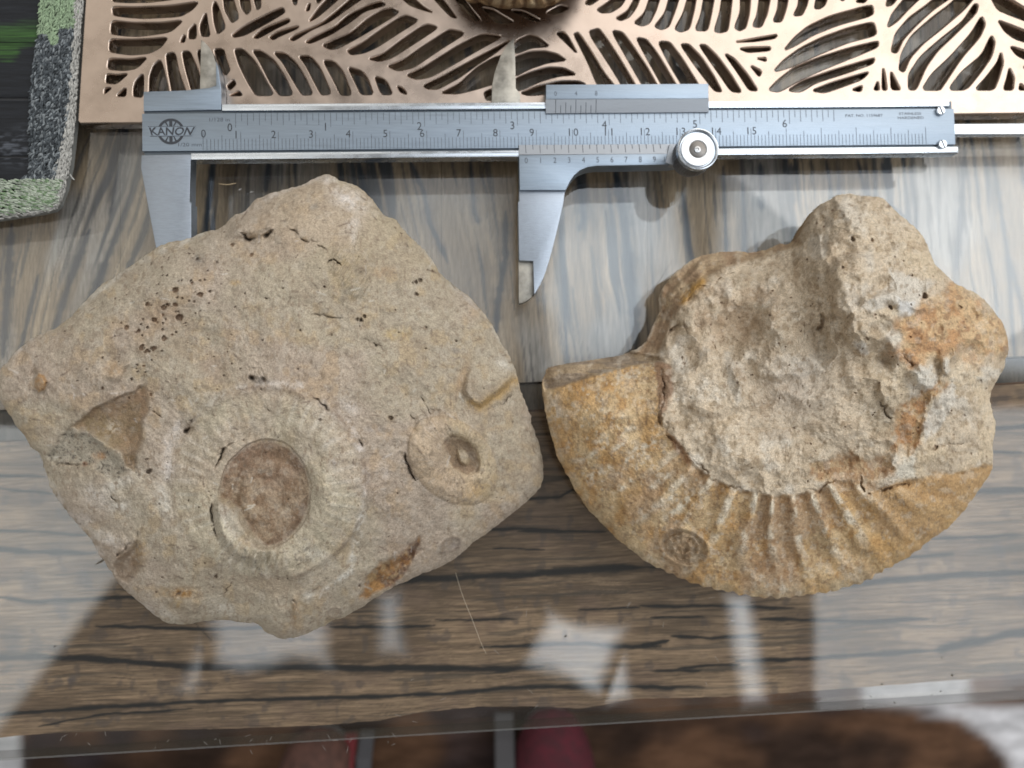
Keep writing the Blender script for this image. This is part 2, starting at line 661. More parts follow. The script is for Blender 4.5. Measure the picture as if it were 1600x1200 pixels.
def wood_top(X, Y):
    s = np.interp(X, [-200, 0, 110, 250, 400, 600, 800, 960, 1300, 1600], [-.1, -.16, -.36, -.26, -.05, .2, .14, .09, .07, .14])
    u = X - s * (Y - 300) + 10 * fbm(X / 90, Y / 150, 3, 3)
    a = fbm(u / 15, Y / 330, 11, 3)
    b = fbm(u / 42, Y / 420, 12, 3)
    f = fbm(u / 3.2, Y / 110, 13, 3)
    c = mix(np.array([0.19, 0.142, 0.10]), np.array([0.32, 0.245, 0.175]), ss(-.5, .5, b + .3 * f))
    c = mix(c, np.array([0.25, 0.23, 0.22]), ss(-.1, .6, fbm(u / 70, Y / 200, 14)))
    k = ss(0.20, 0.46, a * 0.8 + b * 0.55)
    c = mix(c, np.array([0.035, 0.042, 0.056]), 0.92 * k)
    k = ss(0.30, 0.5, fbm(u / 7, Y / 140, 15, 3))
    c = mix(c, np.array([0.06, 0.06, 0.065]), 0.7 * k)
    S = [([(232, 195), (215, 280), (190, 350), (160, 420), (120, 520)], 7), ([(200, 195), (180, 300), (172, 340)], 5),
         ([(140, 360), (112, 430), (84, 520), (60, 600)], 9), ([(18, 350), (12, 450), (4, 560)], 9),
         ([(60, 430), (34, 540), (22, 600)], 6), ([(168, 400), (150, 470), (138, 520)], 5),
         ([(248, 270), (226, 360), (196, 430)], 7), ([(560, 250), (575, 330), (600, 380), (625, 420)], 9),
         ([(640, 250), (662, 300), (672, 350), (700, 410)], 6), ([(735, 250), (741, 330), (748, 350)], 5),
         ([(790, 330), (790, 400), (778, 470), (775, 520)], 7), ([(960, 270), (975, 330), (985, 420), (995, 560)], 13),
         ([(905, 280), (912, 340), (905, 360)], 7), ([(1066, 300), (1078, 400)], 4), ([(1130, 260), (1135, 400)], 4),
         ([(1188, 255), (1190, 330)], 7), ([(1236, 255), (1240, 320)], 5), ([(1290, 250), (1300, 310)], 4),
         ([(1340, 250), (1352, 300), (1365, 340)], 5), ([(1378, 255), (1392, 320), (1420, 345)], 4),
         ([(1420, 260), (1432, 340), (1430, 360)], 4), ([(1508, 215), (1502, 320), (1495, 420)], 7),
         ([(1545, 205), (1556, 280), (1575, 400), (1585, 560)], 5), ([(1590, 210), (1600, 290)], 7),
         ([(1540, 370), (1555, 450), (1560, 520)], 4), ([(1575, 400), (1595, 470), (1610, 560)], 5),
         ([(330, 255), (322, 370)], 6), ([(420, 255), (415, 300)], 8), ([(870, 300), (880, 420), (886, 560)], 3)]
    c = cracks(X, Y, S, c, np.array([0.022, 0.032, 0.05]), 0.8, 0, 1.15)
    return 1.2 * c * (1 + 0.16 * f)[..., None]


def wood_strip(X, Y):
    f = fbm(X / 3.0, Y / 60, 23, 3)
    b = fbm(X / 60, Y / 25, 24, 3)
    c = mix(np.array([0.045, 0.042, 0.04]), np.array([0.10, 0.085, 0.072]), ss(-.5, .5, b))  # strip's own dark tone, deepened to paint the shade between the rocks
    e = np.minimum(np.abs(Y - LA(X)), np.abs(Y - LB(X)))
    return c * (1 + 0.12 * f)[..., None]


def wood_front(X, Y):
    v = Y + 8 * fbm(X / 160, Y / 60, 33, 3) + X * 0.045
    a = fbm(X / 260, v / 9, 31, 4)
    b = fbm(X / 150, v / 40, 32, 3)
    f = fbm(X / 60, v / 1.8, 34, 3)
    c = mix(np.array([0.118, 0.078, 0.050]), np.array([0.245, 0.165, 0.107]), ss(-.45, .45, b * .8 + .6 * f))
    c = mix(c, np.array([0.15, 0.098, 0.07]), 0.7 * ss(0, .6, fbm(X / 60, Y / 40, 36)))
    c = mix(c, np.array([0.06, 0.042, 0.03]), 0.5 * ss(.28, .46, fbm(X / 120, v / 3.2, 38, 3)))
    c = mix(c, np.array([0.04, 0.035, 0.03]), 0.6 * ss(0.32, 0.5, a))
    c = mix(c, np.array([0.07, 0.055, 0.05]), 0.55 * ss(0.28, .55, fbm(X / 22, Y / 26, 37, 3)))
    S = [([(560, 915), (650, 905), (720, 903), (830, 897), (935, 889), (1010, 886)], 5.5), ([(1010, 886), (1100, 890), (1220, 884)], 2),
         ([(-150, 1030), (0, 1027), (64, 1026), (112, 1027), (210, 1035), (300, 1042), (412, 1042), (600, 1044), (687, 1044), (792, 1046), (850, 1041)], 5.5),
         ([(-100, 1122), (0, 1117), (112, 1108), (300, 1097), (412, 1093), (600, 1088), (725, 1082), (800, 1074), (987, 1072), (1100, 1074)], 3),
         ([(0, 933), (50, 940), (100, 938), (200, 933), (260, 938)], 3), ([(-60, 858), (0, 858), (50, 863), (150, 865)], 4), ([(-60, 743), (0, 743), (70, 745)], 2.2),
         ([(0, 763), (83, 772)], 2.2), ([(-30, 828), (77, 831), (133, 837)], 1.7), ([(150, 978), (260, 981), (330, 983), (450, 980)], 2.5),
         ([(1300, 918), (1350, 910), (1425, 904), (1500, 898), (1600, 895), (1700, 892)], 5), ([(1400, 874), (1428, 870), (1490, 866)], 2),
         ([(1500, 770), (1530, 768), (1600, 765), (1700, 760)], 3.5), ([(1540, 671), (1600, 667), (1700, 664)], 4), ([(1545, 706), (1600, 708)], 2.5),
         ([(1455, 842), (1520, 840), (1600, 836)], 2.2), ([(1060, 1045), (1105, 1040), (1157, 1039)], 2.2),
         ([(1150, 1033), (1262, 1029), (1337, 1024), (1469, 1016)], 3), ([(1460, 1017), (1487, 1010), (1600, 988), (1700, 972)], 6),
         ([(1187, 967), (1262, 969), (1356, 971), (1450, 967)], 2.6), ([(1049, 994), (1112, 997), (1187, 992)], 2.6), ([(1000, 947), (1112, 947), (1240, 950)], 2.4),
         ([(1000, 1010), (1045, 1001)], 3), ([(1020, 1048), (1094, 1048)], 2), ([(1000, 1074), (1056, 1074)], 2.6), ([(515, 979), (600, 980), (680, 977)], 2.4),
         ([(680, 969), (750, 968), (807, 966)], 1.6), ([(750, 1011), (830, 1008), (875, 1007), (912, 1005), (957, 1010), (1032, 1010)], 3),
         ([(905, 952), (999, 950)], 1.6), ([(1017, 964), (1100, 964)], 1.5), ([(740, 828), (800, 826), (880, 829)], 2), ([(770, 857), (850, 858)], 1.2),
         ([(800, 782), (830, 779), (875, 777), (893, 765), (940, 762)], 2.2), ([(810, 831), (900, 830), (947, 831)], 2), ([(60, 1135), (160, 1116), (300, 1108)], 1.5),
         ([(240, 905), (330, 1000)], 0.1)]
    c = cracks(X, Y, S, c, np.array([0.008, 0.008, 0.009]), 1.0, 3, 1.7)
    for cx, cy, rx, ry in [(48, 905, 16, 26), (130, 905, 14, 14), (95, 950, 12, 22), (20, 1000, 18, 20), (1560, 860, 9, 14), (115, 1062, 9, 8), (355, 1062, 6, 6)]:
        k = 1 - ss(0.5, 1.3, ell(X, Y, cx, cy, rx, ry, -20) + .5 * fbm(X / 12, Y / 12, 41))
        c = mix(c, np.array([0.055, 0.05, 0.055]), 0.55 * k)
    return 1.12 * c * (1 + 0.17 * f)[..., None]


table = thing("table", (0, 0, ZF), "wooden table with weathered boards under a glass sheet", "table")


def board(name, x0, x1, ylo, yhi, nx, ny, colf, mat, z, label=None, thick=0.02):
    xs = np.linspace(x0, x1, nx)
    t = np.linspace(0, 1, ny)
    lo, hi = ylo(xs), yhi(xs)
    X = np.repeat(xs[:, None], ny, 1)
    Y = lo[:, None] + (hi - lo)[:, None] * t[None]
    c = colf(X, Y)
    V = at(X, Y, z).reshape(-1, 3)
    F = grid_faces(nx, ny)[:, ::-1]
    # sides: outline ring dropped by the board's thickness
    idx = np.arange(nx * ny).reshape(nx, ny)
    ring = np.concatenate([idx[:, 0], idx[-1, 1:], idx[-2::-1, -1], idx[0, -2:0:-1]])
    n = len(V)
    V = np.concatenate([V, V[ring] - np.array([0, 0, thick])])
    low = n + np.arange(len(ring))
    nxt = np.roll(np.arange(len(ring)), -1)
    S = np.stack([ring, low, low[nxt], ring[nxt]], -1)
    C = np.concatenate([c.reshape(-1, 3), c.reshape(-1, 3)[ring]])
    o = mesh_np(name, V, np.concatenate([F, S[:, ::-1]]), mat, table, C, smooth=False)
    if label:
        o["label"] = label
    return o


BX = [-330, 188, 452, 690, 1012, 1268, 1498, 1930]       # joints of the lengthwise boards follow the darkest streaks
for k in range(len(BX) - 1):
    w_ = int((BX[k + 1] - BX[k]) / 2.2)
    board("plank", BX[k] + 0.35, BX[k + 1] - 0.35, lambda x: -330 + 0 * x, lambda x: LA(x) - 1.5, w_, 430, wood_top, M['wood_v'], ZW)
board("border_strip", -330, 1930, lambda x: LA(x) + 1.5, lambda x: LB(x) - 1.5, 900, 22, wood_strip, M['wood_v'], ZW - 0.0012,
      "darker cross-grained strip between boards and rail")
fx = np.array([p[0] for p in FRONT], float)
fy = np.array([p[1] for p in FRONT], float)
board("front_rail", -250, 1850, lambda x: LB(x) + 1.5, lambda x: np.interp(x, fx, fy) + 1.2 * fbm(x / 14, x * 0, 9, 3), 1000, 300, wood_front, M['wood_h'], ZW,
      "rail with grain running crosswise and dark cracks")
# legs of the table, standing on the floor under the boards
for lx, ly in [(-0.24, 0.18), (0.24, 0.18)]:
    b = bmesh.new()
    r = bmesh.ops.create_cube(b, size=1)
    bmesh.ops.scale(b, vec=(0.05, 0.05, 0.42), verts=b.verts)
    bmesh.ops.translate(b, vec=(lx, ly, ZF + 0.213), verts=b.verts)
    bm_obj("leg", b, plain("leg_wood", (0.17, 0.125, 0.09), 0.6, 0, 40, 0.2), table)

# ---------------------------------------------------------------- glass sheet
GE0 = at(-420, 1216, 0.0)
GE1 = at(2020, 1070, 0.0)
b = bmesh.new()
BV = 0.0009
e = np.array([GE1[0] - GE0[0], GE1[1] - GE0[1]])
e = e / np.linalg.norm(e)
nrm = np.array([-e[1], e[0]])
def gq(z, inset):
    p0, p1 = GE0[:2] + nrm * inset, GE1[:2] + nrm * inset
    return [b.verts.new((p0[0], p0[1], z)), b.verts.new((p1[0], p1[1], z)),
            b.verts.new((p1[0] + nrm[0] * .36, p1[1] + nrm[1] * .36, z)), b.verts.new((p0[0] + nrm[0] * .36, p0[1] + nrm[1] * .36, z))]
lv = [gq(0, BV), gq(-BV, 0), gq(-TG + BV, 0), gq(-TG, BV)]
b.faces.new(lv[0])
b.faces.new(lv[3][::-1])
side_faces = []
for k in range(3):
    for q in range(4):
        f = b.faces.new((lv[k][q], lv[k + 1][q], lv[k + 1][(q + 1) % 4], lv[k][(q + 1) % 4]))
        if k == 1:
            side_faces.append(f)
for f in side_faces:
    f.material_index = 1
glass = bm_obj("glass_sheet", b, M['glass'])
glass.data.materials.append(M['glass_edge'])
tag(glass, "clear glass sheet with a straight polished edge covering the wooden table", "glass sheet")

# ---------------------------------------------------------------- rose gold leaf tray
ZT = 0.0048                    # top of the tray
HOLES = {
 120: [[(300,-60),(295,10),(420,18),(600,15),(800,-8),(900,-60)], [(295,55),(300,125),(430,142),(560,150),(860,135),(960,80),(1020,10),(760,50),(500,60)],
  [(290,170),(280,280),(400,295),(520,300),(780,265),(890,165),(700,190),(480,190)], [(275,325),(268,430),(450,455),(610,440),(700,390),(760,310),(600,325),(420,330)],
  [(265,485),(255,575),(400,585),(500,565),(590,475),(450,495)], [(250,615),(240,690),(330,695),(430,610),(340,625)],
  [(235,735),(290,730),(225,785)], [(325,800),(405,800),(410,725)], [(470,800),(550,810),(555,605),(490,670),(470,740)],
  [(600,800),(775,800),(700,490),(640,540),(605,640)], [(740,450),(815,435),(850,600),(925,810),(800,810),(760,600)],
  [(875,430),(940,425),(1000,560),(1050,720),(1010,810),(960,770),(900,560)], [(1000,420),(1080,415),(1130,560),(1190,700),(1100,740),(1050,600)],
  [(1140,410),(1220,405),(1245,500),(1275,580),(1240,628),(1190,560)], [(1250,715),(1305,660),(1325,700),(1275,750)], [(1265,795),(1350,755),(1380,795)],
  [(1310,410),(1380,405),(1480,500),(1580,680),(1640,790),(1490,795),(1420,680),(1350,540)],
  [(860,350),(890,290),(905,300),(895,350)], [(930,320),(935,250),(990,190),(995,320)], [(1030,200),(1075,95),(1090,200),(1110,300),(1040,300),(1025,240)],
  [(1130,60),(1150,5),(1180,60),(1240,230),(1170,285),(1140,180)], [(1215,-60),(1290,-50),(1350,150),(1290,190),(1230,80)],
  [(1350,-60),(1430,-50),(1450,80),(1415,120),(1370,60)], [(1460,-60),(1530,-50),(1530,60),(1500,80)],
  [(1290,290),(1400,210),(1640,90),(1715,60),(1735,100),(1600,180),(1400,290),(1310,310)]],
 380: [[(80,310),(160,240),(380,150),(388,180),(260,240),(120,320)], [(215,310),(290,260),(470,212),(440,240),(300,300),(250,330)],
  [(540,185),(620,140),(760,20),(830,-50),(740,-50),(640,50)],
  [(385,325),(430,290),(640,200),(780,90),(940,-50),(1040,-50),(870,70),(720,180),(560,250),(420,340)],
  [(515,350),(600,300),(760,225),(880,120),(1040,40),(1150,10),(1190,40),(1010,90),(880,190),(740,280),(560,360)],
  [(655,375),(760,330),(900,270),(1040,150),(1160,80),(1240,65),(1300,100),(1160,190),(960,310),(790,400),(720,410)],
  [(860,420),(1000,350),(1150,240),(1300,145),(1360,125),(1465,165),(1300,270),(1100,400),(1000,440),(900,455)],
  [(1040,490),(1160,450),(1320,330),(1480,220),(1540,200),(1630,225),(1440,350),(1240,480),(1130,510)],
  [(1195,550),(1330,500),(1500,380),(1640,290),(1720,242),(1860,272),(1640,410),(1420,560),(1290,590)],
  [(1355,625),(1500,560),(1640,470),(1800,370),(1990,278),(2170,300),(2000,390),(1740,540),(1560,640),(1440,660)],
  [(75,420),(150,420),(260,500),(350,640),(415,790),(300,795),(220,680),(130,500)], [(250,435),(350,440),(440,520),(520,650),(580,785),(490,790),(420,680),(330,520)],
  [(460,465),(560,465),(640,560),(735,780),(650,790),(590,680),(520,540)], [(660,500),(760,510),(830,590),(905,790),(810,790),(760,680)],
  [(870,555),(990,590),(1040,660),(1085,785),(980,785),(930,680)], [(1090,630),(1190,665),(1245,785),(1150,785)], [(1280,715),(1330,730),(1365,785),(1310,765)],
  [(390,-50),(460,-50),(440,40),(420,30)], [(520,90),(545,30),(560,30),(550,85)], [(600,-50),(680,-50),(620,35)]],
 640: [[(110,710),(260,640),(480,520),(650,430),(860,320),(700,450),(560,540),(420,640),(240,740),(150,740)],
  [(250,775),(420,690),(560,560),(700,480),(790,460),(720,690),(560,740),(400,780)], [(620,770),(690,740),(690,830),(640,830)],
  [(850,400),(900,330),(1000,285),(1080,310),(1170,385),(1010,395),(890,445)], [(860,480),(1000,430),(1130,425),(1230,450),(1310,500),(1150,520),(1000,570),(870,640)],
  [(870,660),(1010,600),(1150,560),(1280,565),(1395,620),(1250,630),(1100,670),(950,740),(880,760)],
  [(920,775),(1060,720),(1250,675),(1400,675),(1480,705),(1300,765),(1000,795)], [(1215,270),(1300,265),(1400,450),(1340,390)],
  [(-90,-40),(10,-40),(110,50),(200,105),(110,80),(0,40)], [(180,-40),(250,-40),(330,60),(395,150),(350,140),(270,60)],
  [(360,-40),(440,-30),(520,80),(600,175),(550,175),(450,80)], [(600,60),(690,75),(780,130),(880,190),(720,190),(660,120)],
  [(830,80),(950,90),(1105,175),(1010,170)], [(1130,110),(1260,40),(1330,60),(1230,120)]],
 880: [[(180,30),(250,-50),(350,-50),(230,40)], [(280,80),(400,0),(440,-50),(540,-50),(480,50),(400,100),(320,105)],
  [(440,150),(540,90),(590,0),(600,-50),(650,-50),(610,60),(550,140),(480,170)], [(590,190),(680,110),(735,-50),(815,-50),(770,90),(720,190),(660,215)],
  [(760,220),(850,110),(895,-50),(975,-50),(930,90),(880,220),(820,245)], [(930,240),(1000,120),(1050,-50),(1112,-50),(1090,80),(1050,240),(980,265)],
  [(1100,250),(1150,130),(1180,-50),(1262,-50),(1230,130),(1200,255)], [(1260,260),(1310,100),(1330,-50),(1410,-50),(1390,130),(1370,255),(1310,270)],
  [(1430,230),(1480,100),(1480,-50),(1562,-50),(1550,110),(1520,230),(1470,255)],
  [(85,280),(130,270),(230,420),(330,590),(450,740),(300,740),(200,500)], [(205,260),(300,235),(370,330),(480,500),(620,740),(510,740),(400,560)],
  [(400,250),(500,270),(580,380),(700,560),(800,740),(680,740),(560,530)], [(605,310),(700,330),(790,450),(880,600),(960,740),(840,740),(720,520)],
  [(790,345),(890,350),(990,480),(1150,740),(1010,740),(890,540)], [(975,365),(1050,370),(1150,470),(1250,620),(1325,765),(1260,755),(1110,560)],
  [(1130,370),(1190,375),(1290,470),(1400,620),(1490,770),(1400,760),(1290,600)]],
 1120: [[(60,440),(150,490),(260,620),(345,755),(270,750),(180,610)], [(140,350),(280,325),(510,285),(480,320),(300,345)], [(190,405),(250,395),(450,390),(440,420),(260,435)],
  [(330,485),(410,480),(410,510)], [(275,540),(375,590),(355,640)], [(300,220),(340,120),(362,-50),(450,-50),(420,110),(370,225)],
  [(470,180),(510,80),(522,-50),(600,-50),(580,60),(540,180)], [(640,130),(680,50),(690,-50),(770,-50),(750,40),(710,125)], [(815,70),(840,-50),(930,-50),(900,40),(860,70)],
  [(990,-50),(1090,-50),(1050,10)], [(1160,15),(1200,-20),(1260,-20),(1230,20)],
  [(560,420),(640,320),(760,220),(950,130),(1300,35),(1305,125),(1000,210),(800,290),(650,380)], [(470,600),(560,500),(700,400),(880,310),(1100,230),(1310,180),(1335,290),(1100,350),(850,450),(640,550)],
  [(430,750),(520,660),(650,560),(850,480),(1100,400),(1350,340),(1340,390),(1200,450),(900,570),(700,660),(520,765)], [(590,755),(720,670),(950,590),(1150,530),(1320,480),(1300,530),(1100,600),(820,690),(700,765)],
  [(790,755),(950,690),(1120,640),(1275,595),(1210,660),(1050,720),(900,772)], [(1125,748),(1215,710),(1200,762)],
  [(1310,748),(1345,670),(1355,748)], [(1380,748),(1385,560),(1400,600),(1420,748)], [(1455,745),(1450,590),(1480,640),(1535,748)]],
 1300: [[(450,50),(480,-50),(570,-50),(500,40)], [(460,230),(500,120),(580,20),(640,-50),(770,-50),(640,70),(540,180)],
  [(495,430),(530,280),(640,150),(780,50),(900,-50),(1030,-50),(840,80),(690,220),(590,330),(540,440)],
  [(560,580),(580,450),(660,300),(830,150),(980,40),(1070,-50),(1200,-40),(1100,80),(900,250),(760,360),(650,480),(600,600)],
  [(640,745),(640,620),(740,470),(900,330),(1090,180),(1190,30),(1220,40),(1200,110),(1010,300),(880,420),(780,560),(700,748)],
  [(750,748),(830,620),(990,470),(1160,280),(1250,130),(1280,200),(1230,310),(1080,480),(920,720),(900,750)],
  [(970,748),(1080,600),(1250,460),(1330,290),(1360,350),(1330,470),(1240,600),(1120,748)], [(1190,748),(1290,640),(1380,520),(1410,430),(1430,520),(1390,650),(1350,748)],
  [(1430,748),(1460,650),(1480,560),(1520,640),(1510,748)], [(1560,748),(1570,690),(1630,748)],
  [(1310,-50),(1420,-50),(1660,95),(1660,190),(1500,130),(1380,80)], [(1380,165),(1500,210),(1660,275),(1660,365),(1520,320),(1440,260)],
  [(1480,380),(1660,437),(1660,515),(1540,460)], [(1590,550),(1660,572),(1660,625)]],
}
from mathutils.geometry import delaunay_2d_cdt
TH = 0.0036                    # thickness of the sheet
HOLE_PX = []
for ox, hs in HOLES.items():
    for h in hs:
        p = np.array(h, float) / 5.3333
        p[:, 0] += ox
        p[:, 1] = np.maximum(p[:, 1], -66)
        p = chaikin(p, 2, True, 0.15)
        if np.sum(p[:, 0] * np.roll(p[:, 1], -1) - np.roll(p[:, 0], -1) * p[:, 1]) < 0:
            p = p[::-1]
        HOLE_PX.append(p)


def grow(p, d):
    """outline pushed outwards by d picture units"""
    e_ = np.roll(p, -1, 0) - np.roll(p, 1, 0)
    n_ = np.stack([e_[:, 1], -e_[:, 0]], 1) / (np.linalg.norm(e_, axis=1)[:, None] + 1e-9)
    return p + n_ * d


OUTER = np.array([(139, -75), (133, 0), (127, 90), (121, 188), (125, 193), (420, 191), (860, 186), (1300, 181), (1680, 176.5), (1700, 90), (1700, -75), (900, -75)], float)
if np.sum(OUTER[:, 0] * np.roll(OUTER[:, 1], -1) - np.roll(OUTER[:, 0], -1) * OUTER[:, 1]) < 0:
    OUTER = OUTER[::-1]
ROUND = [(1.9, 0.0), (0.9, 0.00010), (0.0, 0.0004), (-0.6, 0.0009), (-0.9, 0.0016), (-1.2, TH)]
tv, tf = [], []


def wall(rings):
    n = len(rings[0])
    b0 = len(tv)
    for r in rings:
        tv.extend([tuple(v) for v in r])
    for k in range(len(rings) - 1):
        for i in range(n):
            j = (i + 1) % n
            tf.append((b0 + k * n + i, b0 + k * n + j, b0 + (k + 1) * n + j, b0 + (k + 1) * n + i))


tops = []
for p in HOLE_PX:
    rs = [at(*grow(p, g).T, ZT) - np.array([0, 0, dz]) for g, dz in ROUND]
    wall(rs)
    tops.append(rs[0][:, :2])
rs = [at(*grow(OUTER, -g).T, ZT) - np.array([0, 0, dz]) for g, dz in ROUND]
wall(rs)
tops.append(rs[0][:, :2])
for lev, z in ((0, ZT), (1, ZT - TH)):
    loops = tops if lev == 0 else [at(*grow(p, -1.2).T, ZT)[:, :2] for p in HOLE_PX] + [at(*grow(OUTER, 1.2).T, ZT)[:, :2]]
    cv, ce = [], []
    for lp in loops:
        b0 = len(cv)
        cv.extend([Vector((x * 1000, y * 1000)) for x, y in lp])
        ce.extend([(b0 + i, b0 + (i + 1) % len(lp)) for i in range(len(lp))])
    ov, oe, of, _, _, _ = delaunay_2d_cdt(cv, ce, [], 0, 1e-4)
    ovn = np.array([(v.x, v.y) for v in ov]) / 1000
    tri = np.array([f for f in of if len(f) == 3])
    cen = ovn[tri].mean(1)
    bad = inpoly(cen[:, 0], cen[:, 1], [tuple(v) for v in loops[-1]]) < 0
    for lp in loops[:-1]:
        lo, hi = lp.min(0), lp.max(0)
        m = (cen[:, 0] > lo[0]) & (cen[:, 0] < hi[0]) & (cen[:, 1] > lo[1]) & (cen[:, 1] < hi[1]) & ~bad
        if m.any():
            bad[m] |= inpoly(cen[m, 0], cen[m, 1], [tuple(v) for v in lp]) > 0
    b0 = len(tv)
    tv.extend([(x, y, z) for x, y in ovn])
    tf.extend([tuple(int(i) + b0 for i in f) for f in tri[~bad]])
tb = bmesh.new()
bv_ = [tb.verts.new(v) for v in tv]
for f in tf:
    try:
        tb.faces.new([bv_[i] for i in f])
    except ValueError:
        pass
bmesh.ops.remove_doubles(tb, verts=tb.verts, dist=2e-6)
tray_o = bm_obj("tray", tb, M['copper'], None, True, 60)
flat_ = np.empty(len(tray_o.data.polygons) * 3, np.float32)
tray_o.data.polygons.foreach_get("normal", flat_)
tray_o.data.polygons.foreach_set("use_smooth", np.abs(flat_.reshape(-1, 3)[:, 2]) < 0.995)
tag(tray_o, "rose gold metal tray cut with rows of leaf veins, lying on the glass", "tray")
for cx, cy in [(135, 20), (150, 185), (640, 184), (1200, 178), (1640, 172), (1690, -60), (900, -70), (145, -70)]:
    p = at(cx, cy, 0)
    bb = bmesh.new()
    bmesh.ops.create_cone(bb, cap_ends=True, segments=16, radius1=.002, radius2=.002, depth=ZT - TH - 0.0001)
    bmesh.ops.translate(bb, vec=(p[0] * .99, p[1] + .003, (ZT - TH) / 2), verts=bb.verts)
    bm_obj("foot", bb, M['copper'], tray_o, True)

# ---------------------------------------------------------------- placemat: black slats with a thick yarn border
ZM = 0.005
mat_root = thing("placemat", (*at(40, 150, 0)[:2], 0), "black slatted placemat with green paint and a grey and green yarn border", "placemat")
OUT = [(-260, -90), (140, -90), (133, 0), (128, 60), (120, 190), (112, 262), (104, 298), (95, 322), (84, 331), (60, 336), (0, 345), (-260, 372)]
INN = [(66, -90), (62, 0), (58, 60), (50, 110), (45, 190), (45, 245), (46, 276)]
IX = lambda y: np.interp(y, [p[1] for p in INN], [p[0] for p in INN])


def px_prism(name, pts, z0, z1, mat, parent, bev=0.0, smooth=False):
    bb = bmesh.new()
    p = np.array(pts, float)
    top = [bb.verts.new(v) for v in at(p[:, 0], p[:, 1], z1)]
    bot = []
    for v in top:
        bot.append(bb.verts.new((v.co.x, v.co.y, z0)))
    n = len(top)
    ft = bb.faces.new(top)
    bb.faces.new(bot[::-1])
    for i in range(n):
        bb.faces.new((top[i], top[(i + 1) % n], bot[(i + 1) % n], bot[i]))
    if bev:
        bmesh.ops.recalc_face_normals(bb, faces=bb.faces)
        ed = [e for e in ft.edges]
        bmesh.ops.bevel(bb, geom=ed, offset=bev, segments=2, affect='EDGES', profile=0.6, clamp_overlap=True)
    return bm_obj(name, bb, mat, parent, smooth, 40)


SL = [(-90, -22), (-21, 66), (67, 152), (157, 243), (247, 300)]
for (ya, yb) in SL:
    xs = np.linspace(-240, 64, 150)
    t = np.linspace(0, 1, 50)
    X = np.repeat(xs[:, None], 50, 1)
    X = np.minimum(X, IX(ya + (yb - ya) * t)[None] + 6)
    Y = (ya + (yb - ya) * t)[None] + 0 * X
    c = np.zeros((*X.shape, 3)) + np.array([0.012, 0.014, 0.018])
    st = fbm(X / 50, Y / 1.5, 51, 3)
    g = ss(-6, 5, inpoly(X, Y, [(-60, 44), (20, 40), (40, 28), (75, 24), (75, 62), (30, 74), (28, 88), (14, 95), (0, 92), (-60, 100)]) + 5 * st)
    c = mix(c, np.array([0.045, 0.125, 0.022]), g * (0.55 + .4 * st) * ss(20, 60, Y) * 0.9)
    h = ss(-25, 10, inpoly(X, Y, [(-60, 222), (20, 218), (60, 200), (70, 250), (-60, 238)])) * ss(-.1, .4, fbm(X / 14, Y / 4, 52, 3))
    c = mix(c, np.array([0.09, 0.10, 0.12]), 0.8 * h)
    c = c * (1 + .5 * st)[..., None]
    z = ZM - 0.0016 + 0.00035 * np.minimum(1, np.minimum(t, 1 - t) * 14)[None] + 0 * X
    mesh_np("slat", at(X, Y, z).reshape(-1, 3), grid_faces(150, 50)[:, ::-1], M['lacquer'], mat_root, np.clip(c, .003, 1).reshape(-1, 3))
px_prism("backing", [(x - 12 if x > 50 else x, y - 14 if y > 300 else y) for x, y in OUT], 0.0004, ZM - 0.0022, plain("backing_cloth", (0.05, 0.05, 0.052), 0.9), mat_root)


